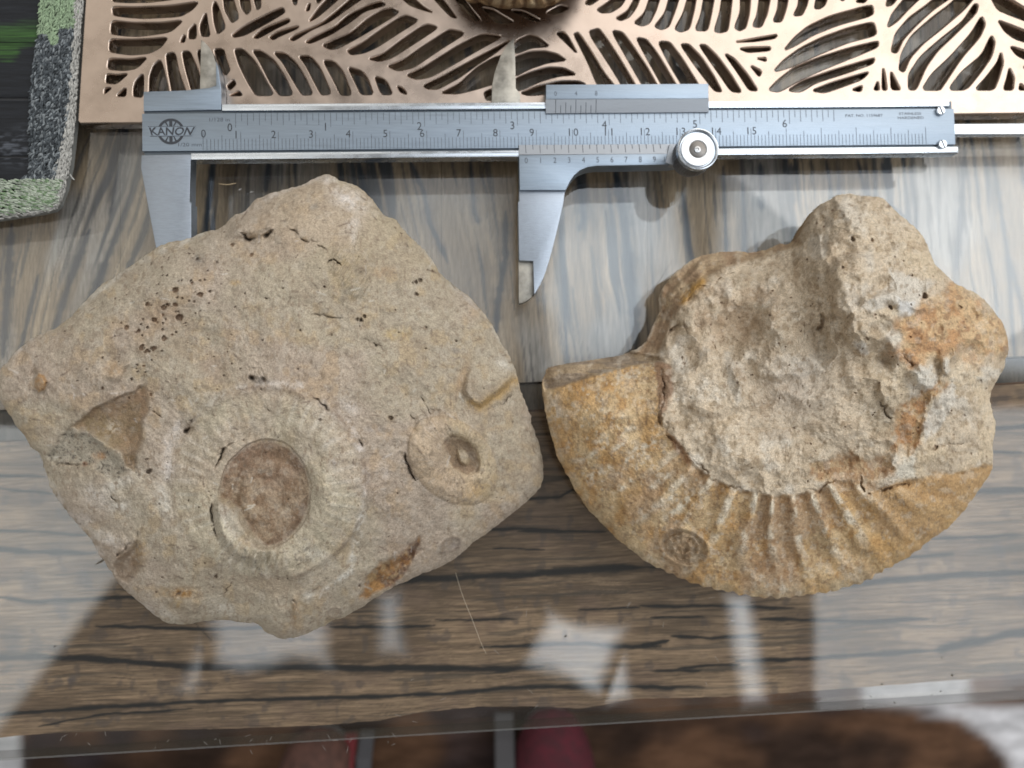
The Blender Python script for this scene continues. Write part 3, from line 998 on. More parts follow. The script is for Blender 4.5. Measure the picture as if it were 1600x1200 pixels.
def stitches():
    """yarn stitches laid side by side over the rounded border"""
    n, m = 9, 5
    a = np.linspace(0, 2 * math.pi, m, endpoint=False)
    us = np.linspace(-1, 1, n)
    V, F, C = [], [], []
    base = []
    for i in range(n):
        r = math.sqrt(max(0, 1 - us[i] ** 2)) * 0.9 + 0.1 * (1 - abs(us[i]))
        base.append(np.stack([np.full(m, us[i]), r * np.cos(a), r * np.sin(a)], -1))
    base = np.array(base).reshape(-1, 3)
    gf = []
    for i in range(n - 1):
        for j in range(m):
            gf.append((i * m + j, i * m + (j + 1) % m, (i + 1) * m + (j + 1) % m, (i + 1) * m + j))
    gf = np.array(gf)
    pts = []
    for y in np.arange(-84, 352, 2.7):                       # right-hand border
        for x in np.arange(36, 142, 3.7):
            pts.append((x + rng.normal(0, .8) + (y % 6) * .7, y + rng.normal(0, .7)))
    for y in np.arange(268, 362, 2.7):                       # lower border
        for x in np.arange(-120, 100, 4.4):
            pts.append((x + rng.normal(0, 1.0), y + rng.normal(0, .7)))
    P = np.array(pts)
    d_out = inpoly(P[:, 0], P[:, 1], OUT)
    keep = d_out > 2.5
    corner = (P[:, 0] < IX(np.clip(P[:, 1], -90, 276))) & (P[:, 1] < 279 + 3 * np.sin(P[:, 0] / 9))
    keep &= ~corner
    P, d_out = P[keep], d_out[keep]
    k = 0
    for (x, y), do in zip(P, d_out):
        low = y > 280 and x < 96 - (y - 280) * .2
        rimw = 8 if low else 15 + 9 * ss(150, 300, np.float64(y))
        ang = math.radians(62 if not low else -14 + rng.normal(0, 9))
        if not low:
            ang = math.radians(64 + 20 * ((int(x // 7) % 2) * 2 - 1) * 0.9 + rng.normal(0, 12))
            if do < rimw:
                ang = math.radians(80 + rng.normal(0, 14))
        if not low and y < 62 + 9 * math.sin(x / 6) and (x < 92 or y < 44):
            green = rng.random()
            c = np.array([0.24, 0.33, 0.20]) * (0.7 + .5 * green) + 0.05
        elif low:
            c = np.array([0.42, 0.47, 0.385]) * (0.7 + .4 * rng.random())
            if rng.random() < .25:
                c = np.array([0.19, 0.27, 0.16])
        else:
            c = np.array([0.075, 0.085, 0.093]) * (0.6 + .9 * rng.random())
            if rng.random() < .30:
                c = np.array([0.26, 0.285, 0.30]) * rng.uniform(.6, 1.1)
        if do < rimw + rng.normal(0, 2):
            c = np.array([0.44, 0.435, 0.41]) * (0.75 + .4 * rng.random())
        hgt = ZM - 0.0024 + 0.0028 * math.sqrt(max(0.02, 1 - (1 - min(1, do / 26.0)) ** 2)) + rng.normal(0, .00012)
        L = rng.uniform(3.4, 5.0) * 1.8e-4
        Wd = rng.uniform(1.25, 1.7) * 1.8e-4
        c0 = at(x, y, hgt)
        ca, sa = math.cos(ang), math.sin(ang)
        v = base * np.array([L, Wd, Wd * 1.2])
        v = np.stack([v[:, 0] * ca - v[:, 1] * sa, v[:, 0] * sa + v[:, 1] * ca, v[:, 2] + 0.25 * L * base[:, 0] * rng.normal(0, .6)], -1) + c0
        V.append(v)
        F.append(gf + k)
        C.append(np.tile(c, (len(v), 1)))
        k += len(v)
    o = mesh_np("yarn_border", np.concatenate(V), np.concatenate(F), M['yarn'], mat_root, np.concatenate(C))
    o["kind"] = "stuff"


stitches()
band = [p for p in OUT[1:]] + [(-260, 281), (40, 281), (49, 276), (47, 245), (47, 190), (52, 110), (60, 60), (64, 0), (68, -90)]
px_prism("border_felt", [(x - 2 if x > 60 and y < 330 else x, y - 2) for x, y in band], 0.0005, ZM - 0.0027, plain("border_felt", (0.20, 0.205, 0.195), 0.95), mat_root)


def fibre(name, pts, r, col, label, cat, group=None):
    bb = bmesh.new()
    prev = None
    for i, p in enumerate(pts):
        rr = r * (0.6 + 0.4 * math.sin(math.pi * (i + .3) / len(pts)))
        q = pts[min(i + 1, len(pts) - 1)] - pts[max(i - 1, 0)]
        q = q / (np.linalg.norm(q) + 1e-12)
        s = np.array([-q[1], q[0], 0])
        ring = [bb.verts.new(p + s * rr * math.cos(a) + np.array([0, 0, rr * math.sin(a)])) for a in np.linspace(0, 2 * math.pi, 5, endpoint=False)]
        if prev:
            for j in range(5):
                bb.faces.new((prev[j], prev[(j + 1) % 5], ring[(j + 1) % 5], ring[j]))
        else:
            bb.faces.new(ring)
        prev = ring
    bb.faces.new(prev[::-1])
    o = bm_obj(name, bb, plain(name + "_fibre", col, 0.8), None, True)
    tag(o, label, cat, group)
    return o


def pxpath(pts, z, n=14):
    p = chaikin(pts, 2, False)
    return [at(x, y, z) for x, y in p]


fibre("fluff", pxpath([(107, 268), (111, 276), (116, 281)], 0.0016), 0.0002, (0.6, 0.6, 0.56), "pale wisp of yarn sticking out beside the placemat corner", "fluff")
fibre("straw_fleck", pxpath([(342, 287), (355, 289), (369, 286)], 0.0005), 0.00017, (0.55, 0.42, 0.26), "thin straw fleck on the glass inside the caliper jaws", "fleck")
fibre("hair", pxpath([(712, 895), (722, 930), (738, 968), (752, 1006), (760, 1022)], 0.0002), 0.00005, (0.55, 0.47, 0.36), "fine pale scratch in the glass between both rocks", "hair")  # a scratch in the glass, built as a thin fibre
fibre("hair", pxpath([(1012, 470), (1032, 435), (1052, 405)], 0.0002), 0.00005, (0.25, 0.25, 0.27), "short dark hair on the bright glass above the ammonite", "hair")
fibre("splinter", pxpath([(150, 882), (157, 878), (164, 872)], 0.0006), 0.00024, (0.10, 0.08, 0.06), "dark splinter at the lower left edge of the big rock", "splinter")


def specks():
    bb = bmesh.new()
    L = [(1350, 1108, 3.4), (1378, 1069, 2.4), (1488, 1055, 2.8), (1472, 1028, 1.6), (1470, 1080, 2), (1456, 1086, 1.8), (1398, 1098, 1.8), (1361, 1088, 1.8),
         (1508, 1079, 1.2), (33, 892, 1.6), (85, 1010, 2.6), (864, 959, 2.2), (884, 994, 3), (840, 1021, 1.6), (674, 1113, 1.6), (410, 299, 1.8)]
    for _ in range(90):
        L.append((rng.uniform(0, 1600), rng.uniform(250, 1100), rng.uniform(.35, .8)))
    for x, y, s in L:
        p = at(x, y, 0.0002)
        r = s * 1.0e-4
        m = Matrix.Translation(p) @ Matrix.Rotation(rng.uniform(0, 6), 4, 'Z') @ Matrix.Diagonal((r * 1.6, r * .8, r * .6, 1))
        bmesh.ops.create_icosphere(bb, subdivisions=1, radius=1, matrix=m)
    o = bm_obj("crumbs", bb, plain("crumb", (0.05, 0.045, 0.04), 0.8), None, True)
    o["kind"] = "stuff"
    o["label"] = "dark crumbs and dust specks scattered over the glass"
    b2 = bmesh.new()
    for x, y, s, a in [(375, 296, 3.5, .4), (393, 300, 3.5, .2)] + [(rng.uniform(0, 620), rng.uniform(1146, 1176), rng.uniform(2, 7), rng.uniform(-1.5, 1.5)) for _ in range(26)] \
            + [(rng.uniform(600, 1500), rng.uniform(900, 1130), rng.uniform(3, 9), rng.uniform(-1.2, 1.5)) for _ in range(26)]:
        p = at(x, y, 0.00004)
        m = Matrix.Translation(p) @ Matrix.Rotation(a, 4, 'Z') @ Matrix.Diagonal((s * 1.7e-4, 3.2e-5 if s > 3.6 or s < 3.4 else 1.8e-4, 3e-5, 1))
        bmesh.ops.create_icosphere(b2, subdivisions=1, radius=1, matrix=m)
    o = bm_obj("lint", b2, plain("pale_lint", (0.42, 0.40, 0.38), 0.9), None, True)
    o["kind"] = "stuff"
    o["label"] = "pale lint and tiny scratches on the glass"


specks()

# ---------------------------------------------------------------- vernier caliper
ZB = 0.0092                    # top of the beam
pA = at(317.5, 233.0, ZB)
pB = at(1447.0, 223.6, ZB)
CX = (pB - pA)[:2]
CL = np.linalg.norm(CX)
CX = CX / CL
CY = np.array([-CX[1], CX[0]])
MM = CL / 200.0                # one scale millimetre in world units (close to 0.001)
cal = thing("caliper", (pA[0], pA[1], 0.0), "steel vernier caliper lying across the tray edge and the glass, jaws open", "caliper")


def loc(px, py, z):
    """picture position on level z -> caliper millimetres"""
    w = at(px, py, z)
    d = w[..., :2] - pA[:2]
    return np.stack([d @ CX, d @ CY], -1) / MM


def wld(x, y, z):
    return Vector((pA[0] + (x * CX[0] + y * CY[0]) * MM, pA[1] + (x * CX[1] + y * CY[1]) * MM, z))


def prism(name, pts, z0, z1, mat, parent=cal, bev=0.0, pix=True, taper=0.0, smooth=True, label=None):
    """a plate with the given outline (picture positions on its top level, or caliper millimetres)"""
    q = np.array([loc(x, y, z1) for x, y in pts]) if pix else np.array(pts, float)
    bb = bmesh.new()
    c = q.mean(0)
    top = [bb.verts.new(wld(x, y, z1)) for x, y in q]
    bot = [bb.verts.new(wld(*(p + (p - c) * taper), z0)) for p in q]
    n = len(q)
    ft = bb.faces.new(top)
    bb.faces.new(bot[::-1])
    for i in range(n):
        bb.faces.new((top[i], top[(i + 1) % n], bot[(i + 1) % n], bot[i]))
    bmesh.ops.recalc_face_normals(bb, faces=bb.faces)
    if bev:
        bmesh.ops.bevel(bb, geom=list(ft.edges), offset=bev, segments=2, affect='EDGES', profile=0.6, clamp_overlap=True)
    o = bm_obj(name, bb, mat, parent, smooth, 30)
    if label:
        o["label"] = label
    return o


def yat(px, py):
    return loc(px, py, ZB)[1]


yb0 = loc(800, 231.5, ZB)[1]      # lower edge of the scale face
yb1 = loc(800, 174.0, ZB)[1]      # upper edge of the scale face
yr0 = loc(800, 245.5, ZB)[1]      # outer edges of the rails
yr1 = loc(800, 159.5, ZB)[1]
xl = loc(222, 205, ZB)[0]
xr = loc(1492, 200, ZB)[0]
G = 0.55                           # groove width in mm
prism("beam", [(xl + .3, yr0 + .2), (xr - .2, yr0 + .2), (xr - .2, yr1 - .2), (xl + .3, yr1 - .2)], 0.0056, ZB - 0.0007, plain("groove_steel", (0.13, 0.15, 0.17), 0.5, 0.9), pix=False)
prism("scale_face", [(xl, yb0), (xr, yb0), (xr, yb1), (xl, yb1)], 0.0062, ZB, M['steel'], bev=0.00012, pix=False)
xj = loc(322, 246, ZB)[0]
for nm, ya, yc, x0_ in (("lower_rail", yr0, yb0 - G, loc(298, 246, ZB)[0]), ("upper_rail", yb1 + G, yr1, loc(346, 160, ZB)[0])):
    prism("rail", [(x0_ + .02, ya), (xr + (.7 if nm == "lower_rail" else -1.2), ya), (xr + (.7 if nm == "lower_rail" else -1.2), yc), (x0_ + .02, yc)], 0.0058, ZB + 0.0001, M['chrome'], bev=0.0004, pix=False)

# fixed jaws
prism("fixed_jaw", [(221, 242.5), (300, 241), (300, 248), (298, 250), (296.5, 316), (299, 317), (299, 430), (292, 452), (262, 452), (246, 400), (220, 262)],
      0.0050, ZB - 0.0001, M['steel_side'], bev=0.00018)
prism("upper_jaw_block", [(224, 143), (290, 141), (327, 137), (337.5, 133.5), (337, 95), (341, 106), (346, 140), (346, 171.5), (224, 173.8)], 0.0051, ZB - 0.0001, M['steel'], bev=0.00018)
prism("inside_jaw", [(314, 62), (320, 66), (327, 74), (333, 84), (339, 104), (338, 133), (328, 138), (312, 141)], 0.0051, ZB - 0.0022, M['worn'], bev=0.00012,
      label="dull ground blade of the fixed inside jaw")

# depth rod
prism("depth_rod", [(1480, 193.5), (1720, 192), (1720, 208.5), (1480, 210)], 0.0046, 0.0066, M['chrome'], bev=0.0003)

# moving slider
ZS = ZB + 0.0016
prism("lower_vernier", [(811, 242), (1064, 240), (1080, 252), (1050, 257), (932, 259), (918, 261), (906, 266), (897, 274), (890, 284), (884, 297), (812, 297)],
      0.0050, ZS - 0.0002, M['steel'], bev=0.00015)
q0 = loc(811, 226.5, ZB + .0004)
q1 = loc(1080, 225, ZB + .0004)
q2 = loc(811, 241.5, ZS - .0002)
q3 = loc(1080, 240, ZS - .0002)


def bevel_plate(name, lo0, lo1, hi0, hi1, zlo, zhi, mat):
    bb = bmesh.new()
    t = [wld(*lo0, zlo), wld(*lo1, zlo), wld(*hi1, zhi), wld(*hi0, zhi)]
    bz = [wld(*lo0, zlo - .0003), wld(*lo1, zlo - .0003), wld(*hi1, ZB + .00005), wld(*hi0, ZB + .00005)]
    a = [bb.verts.new(v) for v in t]
    c = [bb.verts.new(v) for v in bz]
    bb.faces.new(a)
    bb.faces.new(c[::-1])
    for i in range(4):
        bb.faces.new((a[i], a[(i + 1) % 4], c[(i + 1) % 4], c[i]))
    return bm_obj(name, bb, mat, cal)


M['steel_dim'] = plain("matte_steel", (0.40, 0.43, 0.47), 0.5, 1.0, 700, 0.05, 0.1, (1, 4, 1))
bevel_plate("vernier_slope", q0, q1, q2, q3, ZB + .0004, ZS - .0002, M['steel_dim'])
prism("upper_vernier", [(853, 132), (1107, 130.5), (1107.5, 154), (853, 155)], ZB + .00015, ZS + 0.0002, M['steel'], bev=0.0002)
prism("slider_back", [(853, 134), (1107, 132), (1107, 160), (853, 161)], 0.0050, ZB + .0001, M['steel'])
u0 = loc(853, 177, ZB + .0004)
u1 = loc(1107.5, 175, ZB + .0004)
u2 = loc(853, 155.3, ZS + .0001)
u3 = loc(1107.5, 154.3, ZS + .0001)
bevel_plate("vernier_slope", u0, u1, u2, u3, ZB + .0004, ZS + .0001, M['steel_dim'])
prism("moving_jaw", [(811, 298), (883, 298), (880, 318), (874, 345), (866, 378), (858, 408), (850, 432), (843, 447), (836, 458), (834.5, 462), (833, 408), (811, 407), (809.5, 316), (811.5, 314)],
      0.0046, ZS - 0.0012, M['steel_side'], bev=0.00016)
prism("jaw_tip", [(810, 405), (834, 406), (836, 456), (829, 466), (820, 472), (810.5, 474.5)], 0.0045, ZS - 0.0030, M['worn'], bev=0.0001, label="ground measuring tip of the moving jaw")
prism("inside_jaw", [(803, 60), (805, 90), (806, 138), (813, 146), (813, 163), (768, 163), (769, 132), (773, 112), (782, 88), (794, 67)], 0.0051, ZB - 0.0022, M['worn'], bev=0.00014,
      label="stained pointed blade of the moving inside jaw")


def disc(bb, x, y, z0, z1, r0, r1, n=48, capz=None):
    c0, c1 = wld(x, y, z0), wld(x, y, z1)
    a = [bb.verts.new(c0 + Vector((math.cos(t) * r0, math.sin(t) * r0, 0))) for t in np.linspace(0, 2 * math.pi, n, endpoint=False)]
    b_ = [bb.verts.new(c1 + Vector((math.cos(t) * r1, math.sin(t) * r1, 0))) for t in np.linspace(0, 2 * math.pi, n, endpoint=False)]
    for i in range(n):
        bb.faces.new((a[i], a[(i + 1) % n], b_[(i + 1) % n], b_[i]))
    return a, b_


def lathe(name, x, y, prof, mat, parent=cal, n=56):
    """profile of (radius, height)"""
    bb = bmesh.new()
    rings = []
    for r, z in prof:
        c = wld(x, y, z)
        rings.append([bb.verts.new(c + Vector((math.cos(t) * r, math.sin(t) * r, 0))) for t in np.linspace(0, 2 * math.pi, n, endpoint=False)])
    for a, b_ in zip(rings[:-1], rings[1:]):
        for i in range(n):
            bb.faces.new((a[i], a[(i + 1) % n], b_[(i + 1) % n], b_[i]))
    bb.faces.new(rings[0][::-1])
    bb.faces.new(rings[-1])
    return bm_obj(name, bb, mat, parent, True, 30)


# screws at the end of the beam
for sx, sy in ((1470.5, 172.5), (1473.5, 225)):
    x, y = loc(sx, sy, ZB + .0006)
    sc = lathe("screw", x, y, [(.0013, ZB - .0006), (.0013, ZB + .0005), (.0011, ZB + .0007)], M['chrome'], n=24)
    bb = bmesh.new()
    m = Matrix.Translation(wld(x, y, ZB + .00072)) @ Matrix.Rotation(math.radians(112), 4, 'Z') @ Matrix.Diagonal((.0022, .00034, .0001, 1))
    bmesh.ops.create_cube(bb, size=1, matrix=m)
    bm_obj("slot", bb, M['ink'], sc)

# knurled clamp knob
ZK = 0.0195
kx, ky = loc(1091, 232.5, ZK)
kr = 34.0 * (DCAM - ZK) / FPX
knob = lathe("knob", kx, ky, [(kr * .86, 0.0106), (kr * .86, 0.0128), (kr * .90, .0132), (kr * .90, ZK - .0022)], M['dark_steel'])
bb = bmesh.new()
nt_ = 44
for k in range(nt_):
    t = 2 * math.pi * k / nt_
    c = wld(kx, ky, (0.0132 + ZK - .0022) / 2) + Vector((math.cos(t), math.sin(t), 0)) * kr * .915
    m = Matrix.Translation(c) @ Matrix.Rotation(t, 4, 'Z') @ Matrix.Diagonal((.00055, .00042, ZK - .0022 - .0132 - .0002, 1))
    bmesh.ops.create_cube(bb, size=1, matrix=m)
bm_obj("knurling", bb, M['dark_steel'], knob)["kind"] = "stuff"
lathe("rim", kx, ky, [(kr * .9, ZK - .0021), (kr * .98, ZK - .0018), (kr, ZK - .0010), (kr * .98, ZK - .0001), (kr * .93, ZK), (kr * .87, ZK - .0002), (kr * .85, ZK - .0008), (kr * .4, ZK - .0009)], M['chrome'], knob)
lathe("washer", kx, ky, [(kr * .80, ZK - .0007), (kr * .80, ZK - .00035), (kr * .78, ZK - .0002), (kr * .44, ZK - .0002), (kr * .40, ZK - .0005)],
      plain("pale_washer", (0.86, 0.88, 0.90), 0.5, 0.6, 500, 0.05), knob)
hole = lathe("hub", kx, ky, [(kr * .40, ZK - .00045), (kr * .39, ZK - .00042)], plain("hub_dark", (0.16, 0.15, 0.14), 0.35, 1.0), knob, 32)
lathe("pin", kx - .15, ky - .1, [(kr * .16, ZK - .0004), (kr * .15, ZK - .0001), (kr * .08, ZK - .00005), (kr * .06, ZK - .0003)], plain("pin_steel", (0.4, 0.4, 0.4), 0.3, 1.0), knob, 24)
lathe("clamp_stem", kx, ky, [(kr * .5, ZS - .0006), (kr * .5, .0108)], M['dark_steel'], knob, 24)
prism("clamp_foot", [(1046, 226), (1100, 222), (1112, 235), (1108, 256), (1062, 262), (1040, 254)], 0.0085, ZS + .0001, M['steel_dim'], bev=.0001)


# graduations
def ticks(name, lst, z, mat, parent=cal, w=0.13, zf=None):
    bb = bmesh.new()
    for x, y0, y1 in lst:
        z0 = zf(y0) if zf else z
        z1 = zf(y1) if zf else z
        vs = []
        for (xx, yy, zz) in ((x - w / 2, y0, z0), (x + w / 2, y0, z0), (x + w / 2, y1, z1), (x - w / 2, y1, z1)):
            vs.append((wld(xx, yy, zz + .000025), wld(xx, yy, zz - .00005)))
        t = [bb.verts.new(v[0]) for v in vs]
        d = [bb.verts.new(v[1]) for v in vs]
        bb.faces.new(t)
        for i in range(4):
            bb.faces.new((t[i], t[(i + 1) % 4], d[(i + 1) % 4], d[i]))
    o = bm_obj(name, bb, mat, parent)
    o["kind"] = "stuff"
    return o


def glyphs(t, bold=0.0):
    cu = bpy.data.curves.new("t", 'FONT')
    cu.body = t
    cu.align_x = 'CENTER'
    cu.align_y = 'CENTER'
    cu.offset = bold
    cu.resolution_u = 3
    o = bpy.data.objects.new("t", cu)
    COL.objects.link(o)
    dg = bpy.context.evaluated_depsgraph_get()
    me = bpy.data.meshes.new_from_object(o.evaluated_get(dg))
    COL.objects.unlink(o)
    bpy.data.objects.remove(o)
    bpy.data.curves.remove(cu)
    co = np.empty(len(me.vertices) * 3, np.float32)
    me.vertices.foreach_get("co", co)
    return me, co.reshape(-1, 3)


def text(name, items, z, mat, parent=cal):
    """flat engraved characters, one part per string; items = (string, x, y, height mm, squeeze)"""
    for s, x, y, h, sq in items:
        me, co = glyphs(s)
        cc = (co.max(0) + co.min(0)) / 2
        for i, v in enumerate(me.vertices):
            v.co = wld(x + (co[i, 0] - cc[0]) / .7 * h * sq, y + (co[i, 1] - cc[1]) / .7 * h, z + .00003)
        bmx = bmesh.new()
        bmx.from_mesh(me)
        bpy.data.meshes.remove(me)
        o = bm_obj(name, bmx, mat, parent)
        if len(s) > 1 and not s.isdigit():
            o["kind"] = "stuff"


L = []
for k in range(0, 201):
    h = 3.15 if k % 5 else (5.0 if k % 10 == 0 else 4.2)
    L.append((k, yb0 + .12, yb0 + h))
ticks("millimetre_marks", L, ZB, M['ink_soft'])
INCH = 25.4
x0i = loc(368, 180, ZB)[0]
L = []
for k in range(0, 16 * 6 + 9):
    h = 3.3 if k % 2 == 0 else 2.1
    if k % 16 == 0:
        h = 3.9
    L.append((x0i + k * INCH / 16, yb1 - .1 - h, yb1 - .1))
ticks("inch_marks", L, ZB, M['ink_soft'])
yn = loc(427, 210, ZB)[1] + 0.0
IT = [("0", 0.1, yn + .35, 2.2, .9)]
for k in range(1, 10):
    IT.append((str(k), 10 * k - 1.25, yn, 2.1, .95))
for k in range(10, 16):
    IT.append(("1", 10 * k - 0.85, yn, 2.1, 1.0))
    IT.append((str(k - 10), 10 * k + 0.95, yn, 2.1, .95))
text("millimetre_number", IT, ZB, M['ink'])
yi = loc(648, 197, ZB)[1]
text("inch_number", [("0", x0i - 1.55, yi, 2.2, .9)] + [(str(k), x0i + INCH * k - 1.4, yi, 2.2, .95) for k in range(1, 7)], ZB, M['ink'])

# emblem: letters that spread to both sides over a ring with a wheel of spokes
def P(px, py):
    return loc(px, py, ZB)


ec = P(267, 205.5)
text("unit_mark", [("1/128 in", *P(343, 187), 1.0, 1.25), ("1/20 mm", *P(297, 226), 1.0, 1.3)], ZB, M['ink_soft'])
text("steel_mark", [("PAT. NO. 1159687", *P(1350, 180.5), .75, 1.28), ("STAINLESS", *P(1422, 177.5), .75, 1.3), ("HARDENED", *P(1423, 184), .75, 1.35)], ZB, M['ink_soft'])
bb = bmesh.new()
R1, R2 = 3.55, 2.85


def quad(bb, pts, z):
    bb.faces.new([bb.verts.new(wld(x, y, z)) for x, y in pts])


n = 48
for i in range(n):
    a0, a1 = 2 * math.pi * i / n, 2 * math.pi * (i + 1) / n
    o_ = lambda r, a: (ec[0] + r * math.cos(a), ec[1] + r * math.sin(a))
    quad(bb, [o_(R2, a0), o_(R1, a0), o_(R1, a1), o_(R2, a1)], ZB + .00003)
for a in (90, 270, 62, 118, 242, 298):
    t = math.radians(a)
    w0 = .42 if a in (90, 270) else .22
    dx, dy = -math.sin(t) * w0, math.cos(t) * w0
    if a not in (90, 270):
        quad(bb, [(ec[0] + dx * .3, ec[1] + dy * .3), (ec[0] + R2 * math.cos(t) + dx, ec[1] + R2 * math.sin(t) + dy),
                  (ec[0] + R2 * math.cos(t) - dx, ec[1] + R2 * math.sin(t) - dy)], ZB + .00004)
    else:
        quad(bb, [(ec[0] + dx, ec[1] + dy), (ec[0] + R2 * math.cos(t) + dx, ec[1] + R2 * math.sin(t) + dy),
                  (ec[0] + R2 * math.cos(t) - dx, ec[1] + R2 * math.sin(t) - dy), (ec[0] - dx, ec[1] - dy)], ZB + .00005)
emb = bm_obj("emblem_ring", bb, M['ink'], cal)
# plain steel band that carries the letters, slanted outwards at both ends
bb = bmesh.new()
quad(bb, [(P(233, 0)[0], ec[1] - 1.25), (P(298, 0)[0], ec[1] - 1.25), (P(305, 0)[0], ec[1] + 1.35), (P(229, 0)[0], ec[1] + 1.35)], ZB + .00006)
bm_obj("emblem_band", bb, M['steel'], emb)
# block letters, leaning outwards like the band
me, co = glyphs("KANON", 0.022)
lo, hi = co.min(0), co.max(0)
for i, v in enumerate(me.vertices):
    u = (co[i, 0] - lo[0]) / (hi[0] - lo[0])
    w = (co[i, 1] - lo[1]) / (hi[1] - lo[1])
    xa = P(235, 0)[0] + (P(296, 0)[0] - P(235, 0)[0]) * u
    xb = P(231, 0)[0] + (P(303, 0)[0] - P(231, 0)[0]) * u
    v.co = wld(xa + (xb - xa) * w, ec[1] - 1.05 + 2.2 * w, ZB + .00009)
bb = bmesh.new()
bb.from_mesh(me)
bpy.data.meshes.remove(me)
for v in (-1.25, 1.33):
    quad(bb, [(P(233, 0)[0] - (v > 0) * .6, ec[1] + v - .06), (P(298, 0)[0] + (v > 0) * 1.0, ec[1] + v - .06), (P(298, 0)[0] + (v > 0) * 1.0, ec[1] + v + .06), (P(233, 0)[0] - (v > 0) * .6, ec[1] + v + .06)], ZB + .00009)
bm_obj("emblem_letters", bb, M['ink'], emb)["kind"] = "stuff"
emb["kind"] = "stuff"

# vernier marks
def zsl(y):
    t = (y - q0[1]) / (q2[1] - q0[1])
    return ZB + .0004 + t * (ZS - .0002 - ZB - .0004)


v0 = loc(822, 240, ZS)[0]
v1 = loc(911.5, 240, ZS)[0]
vs = (v1 - v0) / 4
L = []
for k in range(0, 20):
    y1_ = q0[1] + (q2[1] - q0[1]) * (.86 if k % 2 == 0 else .48)
    L.append((v0 + k * vs / 2, y1_, q0[1] - .03))
ticks("vernier_marks", L, 0, M['ink'], zf=zsl, w=.14)
zz = ZS - .0002
yv = loc(900, 250, zz)[1]
text("vernier_number", [(str(k), v0 + k * vs, yv, 1.55, .85) for k in range(0, 10)] + [("10", v0 + 9.85 * vs, yv, 1.4, .8)], zz, M['ink_soft'])


def zsu(y):
    t = (y - u0[1]) / (u2[1] - u0[1])
    return ZB + .0004 + t * (ZS + .0001 - ZB - .0004)


w0 = loc(868.5, 165, ZS)[0]
w1 = loc(931.8, 165, ZS)[0]
L = []
for k in range(9):
    f_ = .97 if k % 4 == 0 else (.78 if k % 2 == 0 else .55)
    L.append((w0 + (w1 - w0) * k / 8, u0[1] + .05, u0[1] + (u2[1] - u0[1]) * f_))
ticks("vernier_marks", L, 0, M['ink'], zf=zsu, w=.15)
yv = loc(900, 146.5, ZS)[1]
text("vernier_number", [(s, w0 + (w1 - w0) * k / 2, yv, 1.25, .9) for k, s in enumerate("048")], ZS + .0002, M['ink_soft'])

